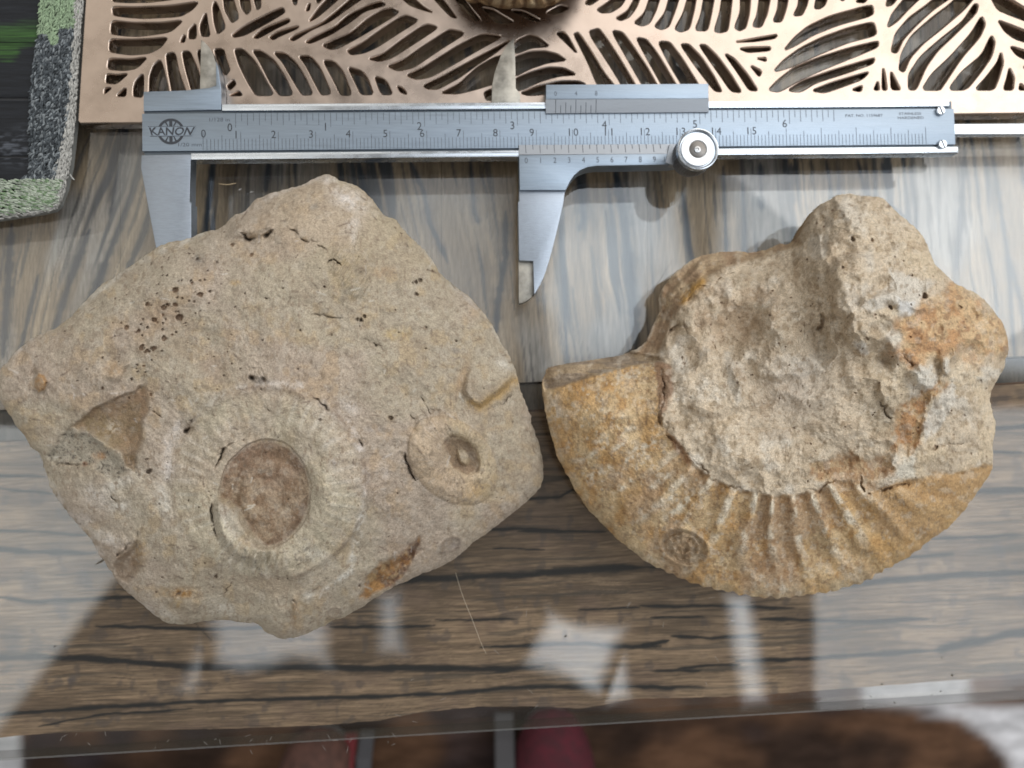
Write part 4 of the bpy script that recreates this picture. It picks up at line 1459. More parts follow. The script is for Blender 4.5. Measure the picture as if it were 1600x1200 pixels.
# ---------------------------------------------------------------- fossil rocks
def rock(outline, centre, zf, cf, classes, root, NTH, NR, inset, side_col, jit=1.3, seed=0, serr=None, pw=0.72):
    """a rock whose skin is laid out in rings from a centre to its outline, then down its sides to the glass.
    zf(x, y, s) height in mm, cf(...) colour, classes = [(part name, mask function)]"""
    o = np.array(outline, float)
    o = chaikin(o, 1)
    seg = np.hypot(*(np.roll(o, -1, 0) - o).T)
    cum = np.concatenate([[0], np.cumsum(seg)])
    t = np.linspace(0, cum[-1], NTH, endpoint=False)
    oc = np.concatenate([o, o[:1]])
    ox, oy = np.interp(t, cum, oc[:, 0]), np.interp(t, cum, oc[:, 1])
    dx, dy = ox - centre[0], oy - centre[1]
    rr = np.hypot(dx, dy)
    j = jit * (fbm(ox / 16, oy / 16, seed + 60, 4) * 1.6 + .6 * fbm(ox / 5, oy / 5, seed + 61, 2))
    if serr is not None:
        j = j + serr(ox, oy)
    ox, oy = ox + dx / rr * j, oy + dy / rr * j
    s = np.concatenate([[0.0], np.linspace(0.004, 1, NR)]) ** pw
    s[-1] = 1
    X = centre[0] + (ox[:, None] - centre[0]) * s[None]
    Y = centre[1] + (oy[:, None] - centre[1]) * s[None]
    Dt = (1 - s)[None] * np.hypot(ox - centre[0], oy - centre[1])[:, None]      # rough distance from the outline
    Z = zf(X, Y, Dt)
    Cc = cf(X, Y, Dt, Z)
    V = at(X, Y, Z / 1000.0)
    # sides
    ze = V[:, -1, 2]
    P = V[:, -1, :2]
    c2 = P.mean(0)
    NS = 22
    rows, cols = [], []
    for k in range(1, NS + 1):
        q = k / NS
        ins = inset(ox, oy) if callable(inset) else inset
        bulge = 1 - ins * (q ** 1.5) + 0.010 * math.sin(q * math.pi)
        n = 0.004 * fbm(t / 40, np.full_like(t, k / 3.0), seed + 70, 3) * math.sin(min(1, q * 1.4) * math.pi * .5)
        xy = c2 + (P - c2) * (bulge + n * 3)[:, None] if hasattr(n, '__len__') else c2 + (P - c2) * bulge
        z = ze * (1 - q) + 0.0004 * q
        rows.append(np.concatenate([xy, z[:, None]], 1))
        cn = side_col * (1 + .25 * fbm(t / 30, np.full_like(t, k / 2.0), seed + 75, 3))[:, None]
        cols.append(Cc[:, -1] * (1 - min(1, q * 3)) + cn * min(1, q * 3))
    V = np.concatenate([V, np.stack(rows, 1)], 1)
    Cc = np.concatenate([Cc, np.stack(cols, 1)], 1)
    nv = V.shape[1]
    F = grid_faces(NTH, nv, wrap=True)
    Vf, Cf = V.reshape(-1, 3), np.clip(Cc.reshape(-1, 3), 0.004, 0.9)
    # vertex normals of the whole skin, so parts cut from it meet without a seam
    a, b, c, d = (Vf[F[:, i]] for i in range(4))
    fn = np.cross(c - a, d - b)
    N = np.zeros_like(Vf)
    for i in range(4):
        for q in range(3):
            N[:, q] += np.bincount(F[:, i], fn[:, q], len(Vf))
    N[np.arange(NTH) * nv] = N[np.arange(NTH) * nv].sum(0)
    N /= np.linalg.norm(N, axis=1)[:, None] + 1e-12
    if N[np.arange(NTH) * nv][:, 2].mean() < 0:
        F, N = F[:, ::-1], -N
    XX = np.concatenate([X, np.repeat(X[:, -1:], NS, 1) * np.nan], 1).reshape(-1)
    YY = np.concatenate([Y, np.repeat(Y[:, -1:], NS, 1) * np.nan], 1).reshape(-1)
    fx, fy = XX[F].mean(1), YY[F].mean(1)
    cls = np.zeros(len(F), int)
    for i, (nm, fn_, lab) in enumerate(classes[1:], 1):
        with np.errstate(invalid='ignore'):
            m = fn_(fx, fy)
        cls[np.where(np.isnan(fx), False, m)] = i
    objs = []
    for i, (nm, fn_, lab) in enumerate(classes):
        f = F[cls == i]
        if not len(f):
            continue
        u, inv = np.unique(f, return_inverse=True)
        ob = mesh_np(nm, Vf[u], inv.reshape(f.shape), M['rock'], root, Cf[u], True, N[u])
        if lab:
            ob["label"] = lab
        objs.append(ob)
    return objs


def gs(x, y, cx, cy, rx, ry, rot=0, p=2.0):
    return np.exp(-ell(x, y, cx, cy, rx, ry, rot) ** p)


def pits(X, Y, Z, lst, C=None, col=None, depth=1.3):
    for cx, cy, r in lst:
        m = (np.abs(X - cx) < 3.2 * r) & (np.abs(Y - cy) < 3.2 * r)
        if not m.any():
            continue
        d = np.hypot(X[m] - cx, (Y[m] - cy) * 1.15) + r * .8 * fbm(X[m] / (r * 1.1), Y[m] / (r * 1.1), cx * .1, 2)
        k = 1 - ss(r * .45, r * 1.15, d)
        if Z is not None:
            Z[m] -= depth * min(2.2, r / 3.0) * k
        if C is not None:
            C[m] = mix(C[m], col, 0.62 * k)
    return Z


# ---- left rock: limestone slab with two ammonites
OL = [(0, 575), (33, 543), (50, 527), (93, 510), (117, 490), (133, 470), (160, 443), (187, 427), (213, 410), (243, 387), (267, 378), (290, 375), (320, 363), (347, 355),
      (363, 338), (383, 330), (400, 310), (420, 303), (447, 295), (473, 290), (490, 279), (507, 272), (517, 273), (533, 283), (553, 287), (573, 303), (590, 323), (600, 337),
      (617, 342), (630, 357), (643, 373), (663, 387), (673, 403), (690, 430), (710, 447), (737, 467), (757, 490), (773, 513), (783, 537), (797, 557), (807, 583), (813, 610),
      (823, 637), (830, 655), (843, 700), (849, 720), (848, 757), (830, 777), (797, 807), (767, 830), (733, 853), (707, 877), (647, 903), (607, 920), (573, 943), (540, 963),
      (500, 980), (467, 996), (437, 998), (415, 988), (400, 972), (383, 972), (333, 968), (290, 976), (263, 975), (240, 960), (213, 937), (190, 917), (173, 893), (163, 877),
      (147, 853), (133, 830), (113, 813), (97, 787), (80, 763), (70, 737), (67, 717), (43, 690), (20, 657), (7, 637), (-6, 616), (-10, 595)]
baseL = rbf([(0, 595, 21), (50, 530, 22), (133, 470, 22), (213, 410, 22), (300, 372, 21), (383, 330, 20), (447, 295, 19), (510, 273, 17), (590, 323, 19), (660, 387, 21), (737, 467, 22),
             (783, 537, 22), (813, 612, 17), (848, 720, 9), (845, 760, 8), (800, 805, 9), (707, 877, 11), (607, 920, 13), (540, 963, 14), (440, 997, 17), (333, 968, 18), (250, 968, 17), (173, 893, 18),
             (113, 813, 19), (67, 717, 20), (20, 655, 20), (60, 590, 25), (120, 540, 27), (180, 470, 27), (260, 420, 28), (340, 390, 27), (440, 340, 26), (520, 320, 25), (600, 390, 27), (680, 470, 28),
             (740, 550, 27), (300, 520, 33), (420, 450, 33), (540, 450, 32), (500, 560, 35), (400, 600, 35), (620, 560, 33), (680, 640, 30), (620, 720, 31), (760, 640, 24), (790, 720, 17),
             (740, 800, 17), (650, 850, 19), (570, 880, 23), (300, 620, 33), (200, 560, 31), (110, 620, 26), (160, 760, 26), (220, 840, 26), (300, 880, 29), (420, 760, 34), (530, 760, 34), (400, 900, 29),
             (460, 950, 23), (280, 940, 22), (260, 740, 30)])
BOWL = (414, 772, 71, 84, 8)
PIT_BROWN = [(274, 453, 4.5), (312, 461, 5), (280, 497, 6), (256, 480, 4), (262, 476, 4), (274, 477, 4), (243, 500, 4.5), (215, 518, 5), (197, 512, 3.5), (222, 544, 4.5), (240, 545, 4.5), (230, 549, 4),
             (256, 529, 4), (231, 475, 4), (255, 492, 2.5), (268, 523, 2.5), (363, 383, 3), (393, 398, 3.5), (300, 442, 2.5), (206, 593, 3), (225, 572, 2), (160, 607, 3), (236, 617, 3)]
PIT_DARK = [(253, 417, 2), (263, 405, 2), (255, 430, 2), (248, 444, 1.7), (295, 396, 2.2), (308, 405, 3), (298, 439, 2.2), (312, 438, 2), (320, 437, 1.8), (328, 456, 2.6), (304, 471, 2), (305, 490, 2), (279, 487, 1.6),
            (189, 505, 2), (220, 507, 2), (231, 512, 2.2), (223, 524, 2), (254, 515, 2), (254, 505, 2), (180, 525, 2), (275, 519, 2), (290, 505, 1.8), (160, 559, 1.8), (214, 570, 2.2), (227, 582, 2), (215, 581, 1.8), (205, 592, 1.8),
            (135, 577, 2), (121, 595, 1.6), (416, 466, 2), (442, 450, 1.6), (469, 516, 2), (506, 448, 2.2), (410, 532, 1.8), (362, 568, 1.5), (376, 576, 1.6), (650, 440, 3.5), (656, 438, 3), (645, 441, 2.2), (651, 460, 3),
            (676, 423, 2.4), (668, 422, 1.8), (564, 498, 4.2), (569, 494, 3), (558, 499, 2.4), (623, 520, 1.6), (667, 512, 2), (713, 533, 2.2), (666, 545, 1.6), (618, 356, 1.8), (627, 365, 1.5), (230, 717, 3), (232, 736, 4.5),
            (310, 793, 2), (295, 782, 1.6), (254, 902, 2), (244, 925, 1.8), (337, 900, 3), (320, 880, 2), (500, 656, 2), (611, 653, 3.5), (621, 771, 2), (434, 905, 1.8), (449, 903, 1.8), (562, 915, 3), (149, 793, 1.6), (202, 622, 1.8)]
for _ in range(150):
    PIT_DARK.append((rng.uniform(30, 820), rng.uniform(300, 960), rng.uniform(.7, 1.6)))
for _ in range(60):
    PIT_DARK.append((rng.normal(250, 55), rng.normal(490, 50), rng.uniform(.8, 2.0)))
SPECK_TRI = [(70, 712), (90, 688), (104, 668), (140, 676), (175, 702), (205, 735), (180, 748), (150, 742), (145, 728), (100, 724), (72, 722)]
TAN = [(108, 668), (128, 648), (150, 634), (190, 615), (228, 602), (236, 612), (232, 640), (225, 670), (221, 690), (215, 735), (196, 722), (180, 700), (150, 684)]
RUST = [(563, 938), (572, 908), (582, 890), (598, 880), (618, 868), (640, 850), (655, 838), (657, 858), (640, 885), (615, 912), (590, 928)]
CRK_L = [([(375, 366), (385, 372), (398, 373), (415, 367), (425, 360)], 4.2, 2.6), ([(448, 355), (462, 362), (472, 373), (485, 380)], 2.4, 1.4), ([(485, 375), (500, 385), (510, 392)], 1.6, 1.0),
         ([(512, 412), (520, 405), (530, 412), (535, 418)], 2.2, 1.5), ([(388, 590), (398, 588), (408, 592), (420, 598)], 6, 2.4), ([(300, 657), (294, 668), (286, 678)], 5, 2.4),
         ([(333, 735), (338, 720), (350, 700), (372, 690)], 2.6, 1.6), ([(326, 770), (330, 790), (333, 815), (340, 845)], 2.6, 1.8), ([(490, 620), (505, 632), (512, 640)], 3, 1.5),
         ([(560, 685), (567, 697), (570, 702)], 3.2, 1.8), ([(638, 690), (634, 710), (636, 730), (645, 748), (660, 765)], 3.0, 2.0), ([(640, 643), (648, 655)], 2, 1.2), ([(652, 618), (668, 636), (675, 650)], 1.6, .9),
         ([(163, 758), (172, 770), (182, 785)], 1.6, 1.0), ([(70, 720), (100, 724), (128, 727), (142, 727)], 2.8, 1.5), ([(175, 875), (190, 862), (212, 842), (215, 826)], 2.6, 1.6),
         ([(456, 935), (462, 942), (464, 958)], 3.5, 1.6), ([(237, 640), (248, 650), (255, 653)], 1.5, .8), ([(760, 640), (785, 630), (806, 610)], 1.8, 1.1), ([(470, 486), (500, 494), (540, 498)], 1.6, .8),
         ([(570, 530), (585, 540), (600, 545)], 1.5, .8), ([(270, 935), (290, 920), (310, 930)], 2.5, 1.0), ([(345, 928), (360, 915), (362, 905)], 1.5, .7), ([(775, 735), (785, 725)], 2, .8)]


def zL(X, Y, D):
    Z = baseL(X, Y)
    Z = Z - 3.0 * np.exp(-D / 9.0)
    sm = 1 - 0.75 * ss(1.15, 0.9, ell(X, Y, 414, 772, 72, 85, 8))
    sm = sm * (1 - .6 * ss(-4, 12, inpoly(X, Y, TAN)))
    Z = Z + (1.5 * fbm(X / 80, Y / 80, 1, 3) + .75 * fbm(X / 28, Y / 28, 2, 3) + .5 * (0.3 - np.abs(fbm(X / 40, Y / 40, 8, 3)))) * sm + .26 * fbm(X / 9, Y / 9, 3, 3) + .09 * fbm(X / 3.4, Y / 3.4, 4, 2)
    # large coil
    a = np.arctan2(Y - 772, X - 414)
    ri = ell(X, Y, *BOWL) + .035 * fbm(X / 20, Y / 20, 6, 3)
    ro = ell(X, Y, 418, 756, 152, 150) + .05 * fbm(X / 45, Y / 45, 7, 3)
    di, do = (ri - 1) * 77, (1 - ro) * 150
    w = np.clip(di / (di + do + 1e-6), 0, 1)
    amp = np.interp(a, [-math.pi, -2.4, -1.6, -0.6, 0.4, 1.2, 1.8, 2.4, math.pi], [1.2, 2.4, 3.2, 3.5, 3.3, 2.5, 1.3, 0.8, 1.2])
    rib = 1 + 0.06 * np.sin(a * 44 + 1.5 * w) * (0.5 + .6 * vn(a * 3, w * 2, 5))
    tube = .62 * amp * np.clip(np.sin(math.pi * np.clip(w, 0.0, 1)), 0, 1) ** .9 * rib
    Z = Z + np.where((ri > 1) & (ro < 1), tube, 0)
    Z = Z + .8 * ss(1.035, .985, ro) * ss(1, 1.03, ri) * np.interp(a, [-math.pi, -2.4, -1.5, 0, 1.0, 1.6, 2.4, math.pi], [.5, .8, 1, 1, .8, .3, .2, .5])
    Z = Z + 0.7 * gs(ro, 0, 1.0, 0, .045, 1) * (a > -2.4) * (a < 1.3)
    dep = ss(1.02, 0.90, ri)
    th = np.arctan2((Y - 785) * 71 / 84, X - 420)
    sp = (ri * 2.3 - th / (2 * math.pi)) % 1.0
    dv = np.interp(a, [-math.pi, -2.2, -1.2, -.4, .6, 1.6, 2.4, math.pi], [.9, .85, .6, .35, .3, .35, .6, .9])
    Z = Z - dep * dv * (.75 - .3 * np.clip(1 - ri, 0, 1) ** 1.0 + 0.55 * np.cos(2 * math.pi * sp) * ss(0.05, .4, ri) - .3 * fbm(X / 6, Y / 6, 9, 3))
    # broken piece of whorl in the bowl's lower left
    Z = Z + 3.9 * ss(-2, 14, inpoly(X, Y, [(328, 792), (340, 776), (358, 778), (376, 794), (388, 818), (402, 840), (428, 860), (404, 888), (364, 874), (338, 842)]))
    rr_ = ss(0, 14, inpoly(X, Y, [(375, 852), (440, 858), (450, 890), (390, 900), (365, 872)]))
    Z = Z + .65 * rr_ * np.sin((X * .93 + Y * .35) * 2 * math.pi / 12)
    # small coil
    ri2, ro2 = ell(X, Y, 722, 711, 34, 21, 50), ell(X, Y, 707, 720, 80, 60, 45)
    ro2 = ro2 + .04 * fbm(X / 24, Y / 24, 57, 2)
    d1, d2 = (ri2 - 1) * 29, (1 - ro2) * 66
    w2 = np.clip(d1 / (d1 + d2 + 1e-6), 0, 1)
    a2 = np.arctan2(Y - 716, X - 714)
    t2 = 2.4 * np.sqrt(np.clip(np.sin(math.pi * w2), 0, 1)) * np.interp(a2, [-math.pi, -1.2, -.5, 0.3, 1.0, 2, math.pi], [1.0, .95, .6, .62, .85, .9, 1.0])
    t2 = t2 * (1 + 0.022 * np.sin(a2 * 46 + 2.2 * w2) * (.5 + .8 * vn(a2 * 2, w2 * 3, 55))) + .5 * fbm(X / 22, Y / 22, 56, 2)
    Z = Z + np.where((ri2 > 1) & (ro2 < 1), t2, 0)
    ri2 = ri2 + .16 * fbm(X / 11, Y / 11, 58, 3)
    Z = Z - 1.5 * ss(1.1, .6, ri2) + 1.9 * ss(1.15, .6, ell(X, Y, 724, 714, 9, 15, -25) + .2 * fbm(X / 6, Y / 6, 59, 2)) - .9 * gs(X, Y, 722, 706, 10, 3.5, 20)
    # lump and other pieces
    lump = inpoly(X, Y, [(352, 372), (362, 345), (385, 333), (412, 335), (430, 348), (428, 360), (410, 371), (385, 374)])
    Z = Z + 3.4 * ss(-4, 15, lump)
    slab = inpoly(X, Y, [(722, 612), (728, 585), (745, 560), (775, 548), (800, 560), (806, 588), (790, 606), (752, 636), (738, 632)])
    Z = Z + 3.0 * ss(-3, 7, slab) * ss(548, 606, Y + .25 * (X - 760))
    Z = Z + 1.2 * ss(-5, 12, inpoly(X, Y, [(512, 412), (525, 385), (560, 372), (583, 388), (588, 430), (572, 470), (548, 470), (530, 445)])) * (1 + .16 * np.sin((X + .6 * Y) * 2 * math.pi / 7))
    jx, jy = X + 7 * fbm(X / 18, Y / 18, 61, 3), Y + 7 * fbm(X / 18, Y / 18, 62, 3)
    Z = Z - 3.0 * ss(-4, 34, inpoly(jx, jy, TAN)) - 1.2 * ss(-2, 6, inpoly(jx, jy, TAN))
    Z = Z - 2.2 * ss(-4, 14, inpoly(jx, jy, SPECK_TRI))
    Z = Z - 2.8 * ss(-4, 14, inpoly(jx, jy, RUST)) + .9 * fbm(X / 7, Y / 7, 21, 2) * ss(-3, 6, inpoly(X, Y, RUST))
    Z = Z - 4.5 * ss(0, 14, inpoly(X, Y, [(172, 880), (196, 858), (214, 838), (222, 850), (224, 890), (200, 915), (180, 905)]))
    Z = Z + 2.6 * ss(-3, 9, inpoly(X, Y, [(52, 605), (50, 590), (58, 578), (70, 582), (77, 596), (72, 611), (60, 617)]))
    Z = Z - 1.6 * gs(X, Y, 52, 590, 4, 18)
    Z = Z + 1.4 * ss(-2, 8, inpoly(X, Y, [(165, 590), (170, 575), (185, 566), (205, 566), (195, 585), (190, 596), (176, 598)]))
    nub = ell(X, Y, 288, 940, 28, 20, 15) + .45 * fbm(X / 13, Y / 13, 63, 3)
    Z = Z + 2.2 * ss(1.15, .4, nub)
    Z = Z + 2.0 * gs(X, Y, 462, 955, 6, 24, -8) + 2.0 * ss(-5, 20, inpoly(X, Y, [(400, 960), (430, 930), (455, 950), (462, 990), (430, 1005)]))
    ov = ell(X, Y, 704, 851, 17, 11, -30)
    Z = Z + .25 * gs(ov, 0, 1.0, 0, .2, 1) - .2 * ss(.9, .5, ov)
    Z = Z + .2 * gs(ell(X, Y, 523, 958, 11, 9), 0, 1, 0, .25, 1)
    Z = Z + 1.0 * gs(*dpoly(X, Y, [(300, 655), (330, 628), (370, 608), (420, 598), (470, 603)])[:1], 0, 0, 0, 9, 1)
    for pts, wd, dp in CRK_L:
        m = (X > min(p[0] for p in pts) - 14) & (X < max(p[0] for p in pts) + 14) & (Y > min(p[1] for p in pts) - 14) & (Y < max(p[1] for p in pts) + 14)
        d, tt = dpoly(X[m] + 5 * fbm(X[m] / 11, Y[m] / 11, 31, 3), Y[m] + 5 * fbm(X[m] / 10, Y[m] / 10, 32, 3), pts)
        q = np.clip(.55 + 1.1 * fbm(X[m] / 13, Y[m] / 13, 35, 3), 0, 1) * np.minimum(1, np.minimum(tt, 1 - tt) * 4 + .15)
        Z[m] -= dp * 1.1 * q * (1 - ss(0, wd * (.35 + .75 * q), d)) + .35 * dp * q * np.exp(-(d / (2.6 * wd)) ** 2)
    pits(X, Y, Z, PIT_BROWN, depth=.7)
    pits(X, Y, Z, PIT_DARK, depth=1.0)
    return np.maximum(Z, 5.0)


def cL(X, Y, D, Z):
    base = np.array([0.41, 0.352, 0.28])
    c = np.tile(base, (*X.shape, 1))
    n = fbm(X / 60, Y / 60, 81, 4)
    c = mix(c, np.array([0.365, 0.30, 0.23]), ss(0.0, .55, n))
    c = mix(c, np.array([0.44, 0.38, 0.30]), ss(0.0, .5, fbm(X / 40, Y / 40, 82, 4)))
    c = mix(c, np.array([0.43, 0.34, 0.235]), .8 * ss(0.1, .5, fbm(X / 24, Y / 24, 83, 3)))
    yel = ss(480, 330, Y) * ss(350, 480, X)
    c = mix(c, np.array([0.48, 0.40, 0.28]), .5 * yel)
    wh = np.array([0.66, 0.63, 0.58])
    W = 0
    for cx, cy, rx, ry, rot, k in [(545, 312, 22, 13, 25, 1), (553, 350, 8, 10, 0, .8), (553, 370, 5, 12, 0, .6), (515, 280, 10, 6, 0, .8), (790, 570, 18, 8, 40, .7), (808, 590, 7, 10, 0, .8), (185, 790, 16, 10, 20, .8), (165, 840, 20, 7, 25, .8), (150, 775, 20, 13, 30, .6),
                                   (255, 785, 9, 26, -15, .9), (262, 735, 8, 18, 10, .8), (185, 755, 28, 8, -25, .8), (270, 690, 7, 26, 25, .7), (492, 862, 20, 8, 30, .9), (505, 668, 10, 5, 0, .8), (520, 690, 14, 4, -25, .9), (600, 735, 9, 12, 0, .5),
                                   (545, 635, 14, 8, 40, .5), (280, 825, 9, 8, 0, .5), (130, 815, 14, 8, 40, .8), (352, 815, 12, 22, -25, .6), (350, 950, 24, 12, 20, .4), (240, 955, 30, 8, 20, .5), (520, 745, 9, 9, 0, .5), (700, 690, 12, 14, 0, .4),
                                   (665, 685, 10, 18, 10, .55), (705, 775, 12, 6, 0, .6)]:
        W = np.maximum(W, k * gs(X, Y, cx, cy, rx * 1.25, ry * 1.25, rot) * (0.75 + .7 * fbm(X / 9, Y / 9, 90, 3)))
    for pts, wd, k in [([(300, 655), (330, 628), (370, 608), (420, 598), (470, 603)], 6, .6), ([(505, 632), (545, 662), (562, 700), (570, 745), (566, 800), (556, 850), (545, 895)], 6, .8), ([(545, 895), (520, 915), (490, 925), (470, 935)], 5, .8), ([(281, 660), (262, 690), (252, 730), (256, 780)], 7, .6),
                       ([(0, 572), (50, 527), (133, 470), (213, 410), (290, 376), (363, 338), (447, 295), (507, 273)], 5, .55), ([(70, 740), (97, 790), (133, 833), (163, 877)], 6, .55), ([(663, 390), (700, 440), (757, 490), (797, 557)], 4, .35)]:  # strokes along the outline put the lit rims into the colour
        d, _ = dpoly(X, Y, pts)
        W = np.maximum(W, k * np.exp(-(d / wd) ** 2) * np.clip(.55 + 1.5 * fbm(X / 12, Y / 12, 91, 3), 0, 1.15))
    c = mix(c, wh, np.clip(W, 0, 1))
    ro = ell(X, Y, 418, 756, 150, 148)
    ring = ss(1.02, .93, ro) * ss(1.0, 1.06, ell(X, Y, *BOWL))
    c = mix(c, np.array([0.50, 0.445, 0.345]), .8 * ring * (.75 + .5 * fbm(X / 25, Y / 25, 117, 3)))
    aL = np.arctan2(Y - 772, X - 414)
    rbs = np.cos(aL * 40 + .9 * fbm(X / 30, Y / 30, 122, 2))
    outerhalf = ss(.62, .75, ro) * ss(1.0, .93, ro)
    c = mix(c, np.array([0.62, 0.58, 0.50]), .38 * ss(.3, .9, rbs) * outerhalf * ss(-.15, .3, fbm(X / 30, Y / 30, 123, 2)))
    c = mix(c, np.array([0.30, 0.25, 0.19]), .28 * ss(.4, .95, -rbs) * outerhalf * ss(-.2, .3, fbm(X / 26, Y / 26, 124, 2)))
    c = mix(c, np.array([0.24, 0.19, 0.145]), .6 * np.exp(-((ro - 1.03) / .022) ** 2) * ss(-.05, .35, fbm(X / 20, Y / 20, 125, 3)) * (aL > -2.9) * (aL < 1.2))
    dots = ss(.45, .6, fbm(X / 4.5, Y / 4.5, 95, 2)) * ring * ss(.1, .4, fbm(X / 40, Y / 40, 96))
    c = mix(c, np.array([0.20, 0.18, 0.16]), .6 * dots)
    bowl = ss(1.01, .93, ell(X, Y, *BOWL))
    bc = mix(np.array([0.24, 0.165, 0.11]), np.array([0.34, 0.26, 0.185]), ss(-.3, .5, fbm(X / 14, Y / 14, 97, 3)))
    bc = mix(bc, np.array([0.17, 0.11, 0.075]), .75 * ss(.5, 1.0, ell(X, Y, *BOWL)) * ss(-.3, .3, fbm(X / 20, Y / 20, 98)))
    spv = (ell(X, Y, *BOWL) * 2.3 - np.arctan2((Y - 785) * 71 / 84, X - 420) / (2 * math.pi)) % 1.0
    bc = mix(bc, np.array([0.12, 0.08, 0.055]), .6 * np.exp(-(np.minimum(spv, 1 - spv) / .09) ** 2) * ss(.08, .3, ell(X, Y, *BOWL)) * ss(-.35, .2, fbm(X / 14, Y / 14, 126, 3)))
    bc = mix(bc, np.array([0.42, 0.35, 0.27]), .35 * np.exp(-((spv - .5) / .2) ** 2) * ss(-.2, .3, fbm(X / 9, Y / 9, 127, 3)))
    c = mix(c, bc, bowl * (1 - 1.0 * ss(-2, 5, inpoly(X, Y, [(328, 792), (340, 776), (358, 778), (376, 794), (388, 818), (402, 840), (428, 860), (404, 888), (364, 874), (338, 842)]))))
    ro2 = ell(X, Y, 707, 720, 80, 60, 45)
    a2 = np.arctan2(Y - 716, X - 714)
    c = mix(c, np.array([0.52, 0.415, 0.28]), .85 * ss(1.03, .95, ro2) * (0.7 + .5 * fbm(X / 18, Y / 18, 99)))
    c = mix(c, np.array([0.36, 0.27, 0.17]), .45 * ss(1.0, .95, ro2) * ss(.3, .9, np.sin(a2 * 46)) * ss(-.2, .3, fbm(X / 14, Y / 14, 119)))
    c = mix(c, np.array([0.47, 0.33, 0.17]), .7 * gs(X, Y, 745, 765, 25, 12, -35))
    c = mix(c, np.array([0.24, 0.17, 0.115]), .85 * ss(1.05, .85, ell(X, Y, 722, 711, 35, 22, 50) + .16 * fbm(X / 11, Y / 11, 58, 3)) * (1 - .8 * ss(1.1, .7, ell(X, Y, 724, 714, 9, 15, -25))))
    jx, jy = X + 7 * fbm(X / 18, Y / 18, 61, 3), Y + 7 * fbm(X / 18, Y / 18, 62, 3)
    tan = .95 * ss(-4, 8, inpoly(jx, jy, TAN))
    tc = mix(np.array([0.255, 0.19, 0.115]), np.array([0.31, 0.22, 0.14]), ss(-.4, .4, fbm(X / 22, Y / 22, 101, 3)))
    tc = mix(tc, np.array([0.58, 0.52, 0.44]), .7 * gs(X, Y, 177, 668, 12, 9) * ss(-.2, .3, fbm(X / 4, Y / 4, 102)))
    c = mix(c, tc, tan)
    tri = .8 * ss(-4, 7, inpoly(jx, jy, SPECK_TRI))
    c = mix(c, np.array([0.34, 0.31, 0.26]), tri * .95)
    c = mix(c, np.array([0.12, 0.105, 0.09]), tri * ss(.36, .5, fbm(X / 3.2, Y / 3.2, 103, 2)))
    sp = gs(X, Y, 190, 740, 42, 26) * ss(.34, .48, fbm(X / 4, Y / 4, 104, 2))
    c = mix(c, np.array([0.08, 0.07, 0.06]), .8 * sp)
    ru = .92 * ss(-3, 5, inpoly(jx, jy, RUST))
    rc = mix(np.array([0.34, 0.185, 0.07]), np.array([0.16, 0.09, 0.055]), ss(-.1, .4, fbm(X / 14, Y / 14, 105, 3) + (Y < 875) * .25))
    rc = mix(rc, np.array([0.45, 0.33, 0.19]), .6 * ss(.2, .5, fbm(X / 7, Y / 7, 106, 2)))
    c = mix(c, rc, ru)
    c = mix(c, np.array([0.40, 0.24, 0.10]), .85 * ss(-1, 3, inpoly(X, Y, [(53, 606), (53, 592), (60, 582), (70, 586), (75, 597), (70, 610), (60, 614)])))
    ed = inpoly(X, Y, [(722, 612), (728, 585), (745, 560), (775, 548), (800, 560), (806, 588), (790, 606), (752, 636), (738, 632)])
    ed, _ = dpoly(X, Y + 3 * fbm(X / 9, Y / 9, 118, 2), [(736, 630), (750, 636), (776, 619), (806, 592)])
    c = mix(c, np.array([0.50, 0.34, 0.155]), .85 * np.exp(-(ed / 8) ** 2))
    c = mix(c, np.array([0.42, 0.28, 0.16]), .6 * gs(X, Y, 722, 590, 7, 34, 20))
    for cx, cy, rx, ry, col, k in [(102, 735, 1, 1, (.2, .1, .05), 0), (155, 712, 10, 6, (.42, .22, .09), .8), (132, 725, 6, 4, (.25, .12, .07), .8), (284, 926, 28, 9, (.36, .22, .10), .9), (275, 945, 12, 10, (.40, .28, .14), .6), (463, 955, 8, 24, (.36, .22, .11), .6), (220, 860, 12, 20, (.44, .32, .17), .7),
                                   (198, 880, 22, 24, (.25, .18, .115), .8), (368, 442, 8, 5, (.50, .36, .20), .8), (622, 522, 22, 10, (.50, .38, .20), .7), (632, 525, 5, 5, (.35, .22, .10), .6), (180, 578, 15, 12, (.42, .30, .19), .7), (600, 425, 18, 12, (.40, .28, .18), .6), (548, 420, 34, 46, (.40, .32, .21), .6),  # first patch paints the shade beneath the small overhang
                                   (260, 490, 34, 26, (.38, .27, .18), .45), (560, 423, 8, 8, (.14, .11, .09), .8), (555, 455, 24, 7, (.30, .28, .24), .6), (490, 323, 8, 5, (.30, .27, .22), .7), (405, 594, 12, 6, (.12, .11, .10), .85), (300, 660, 8, 12, (.16, .13, .11), .6), (705, 850, 14, 9, (.28, .25, .22), .7),
                                   (523, 958, 11, 9, (.33, .26, .20), .5), (310, 405, 10, 8, (.24, .23, .21), .6), (712, 548, 8, 5, (.32, .30, .28), .6), (585, 670, 16, 6, (.34, .32, .30), .5), (520, 725, 8, 8, (.33, .33, .34), .5)]:
        if k:
            c = mix(c, np.array(col), k * gs(X, Y, cx, cy, rx, ry, 0, 3) * np.clip(.8 + .8 * fbm(X / 6, Y / 6, 107, 2), 0, 1.2))
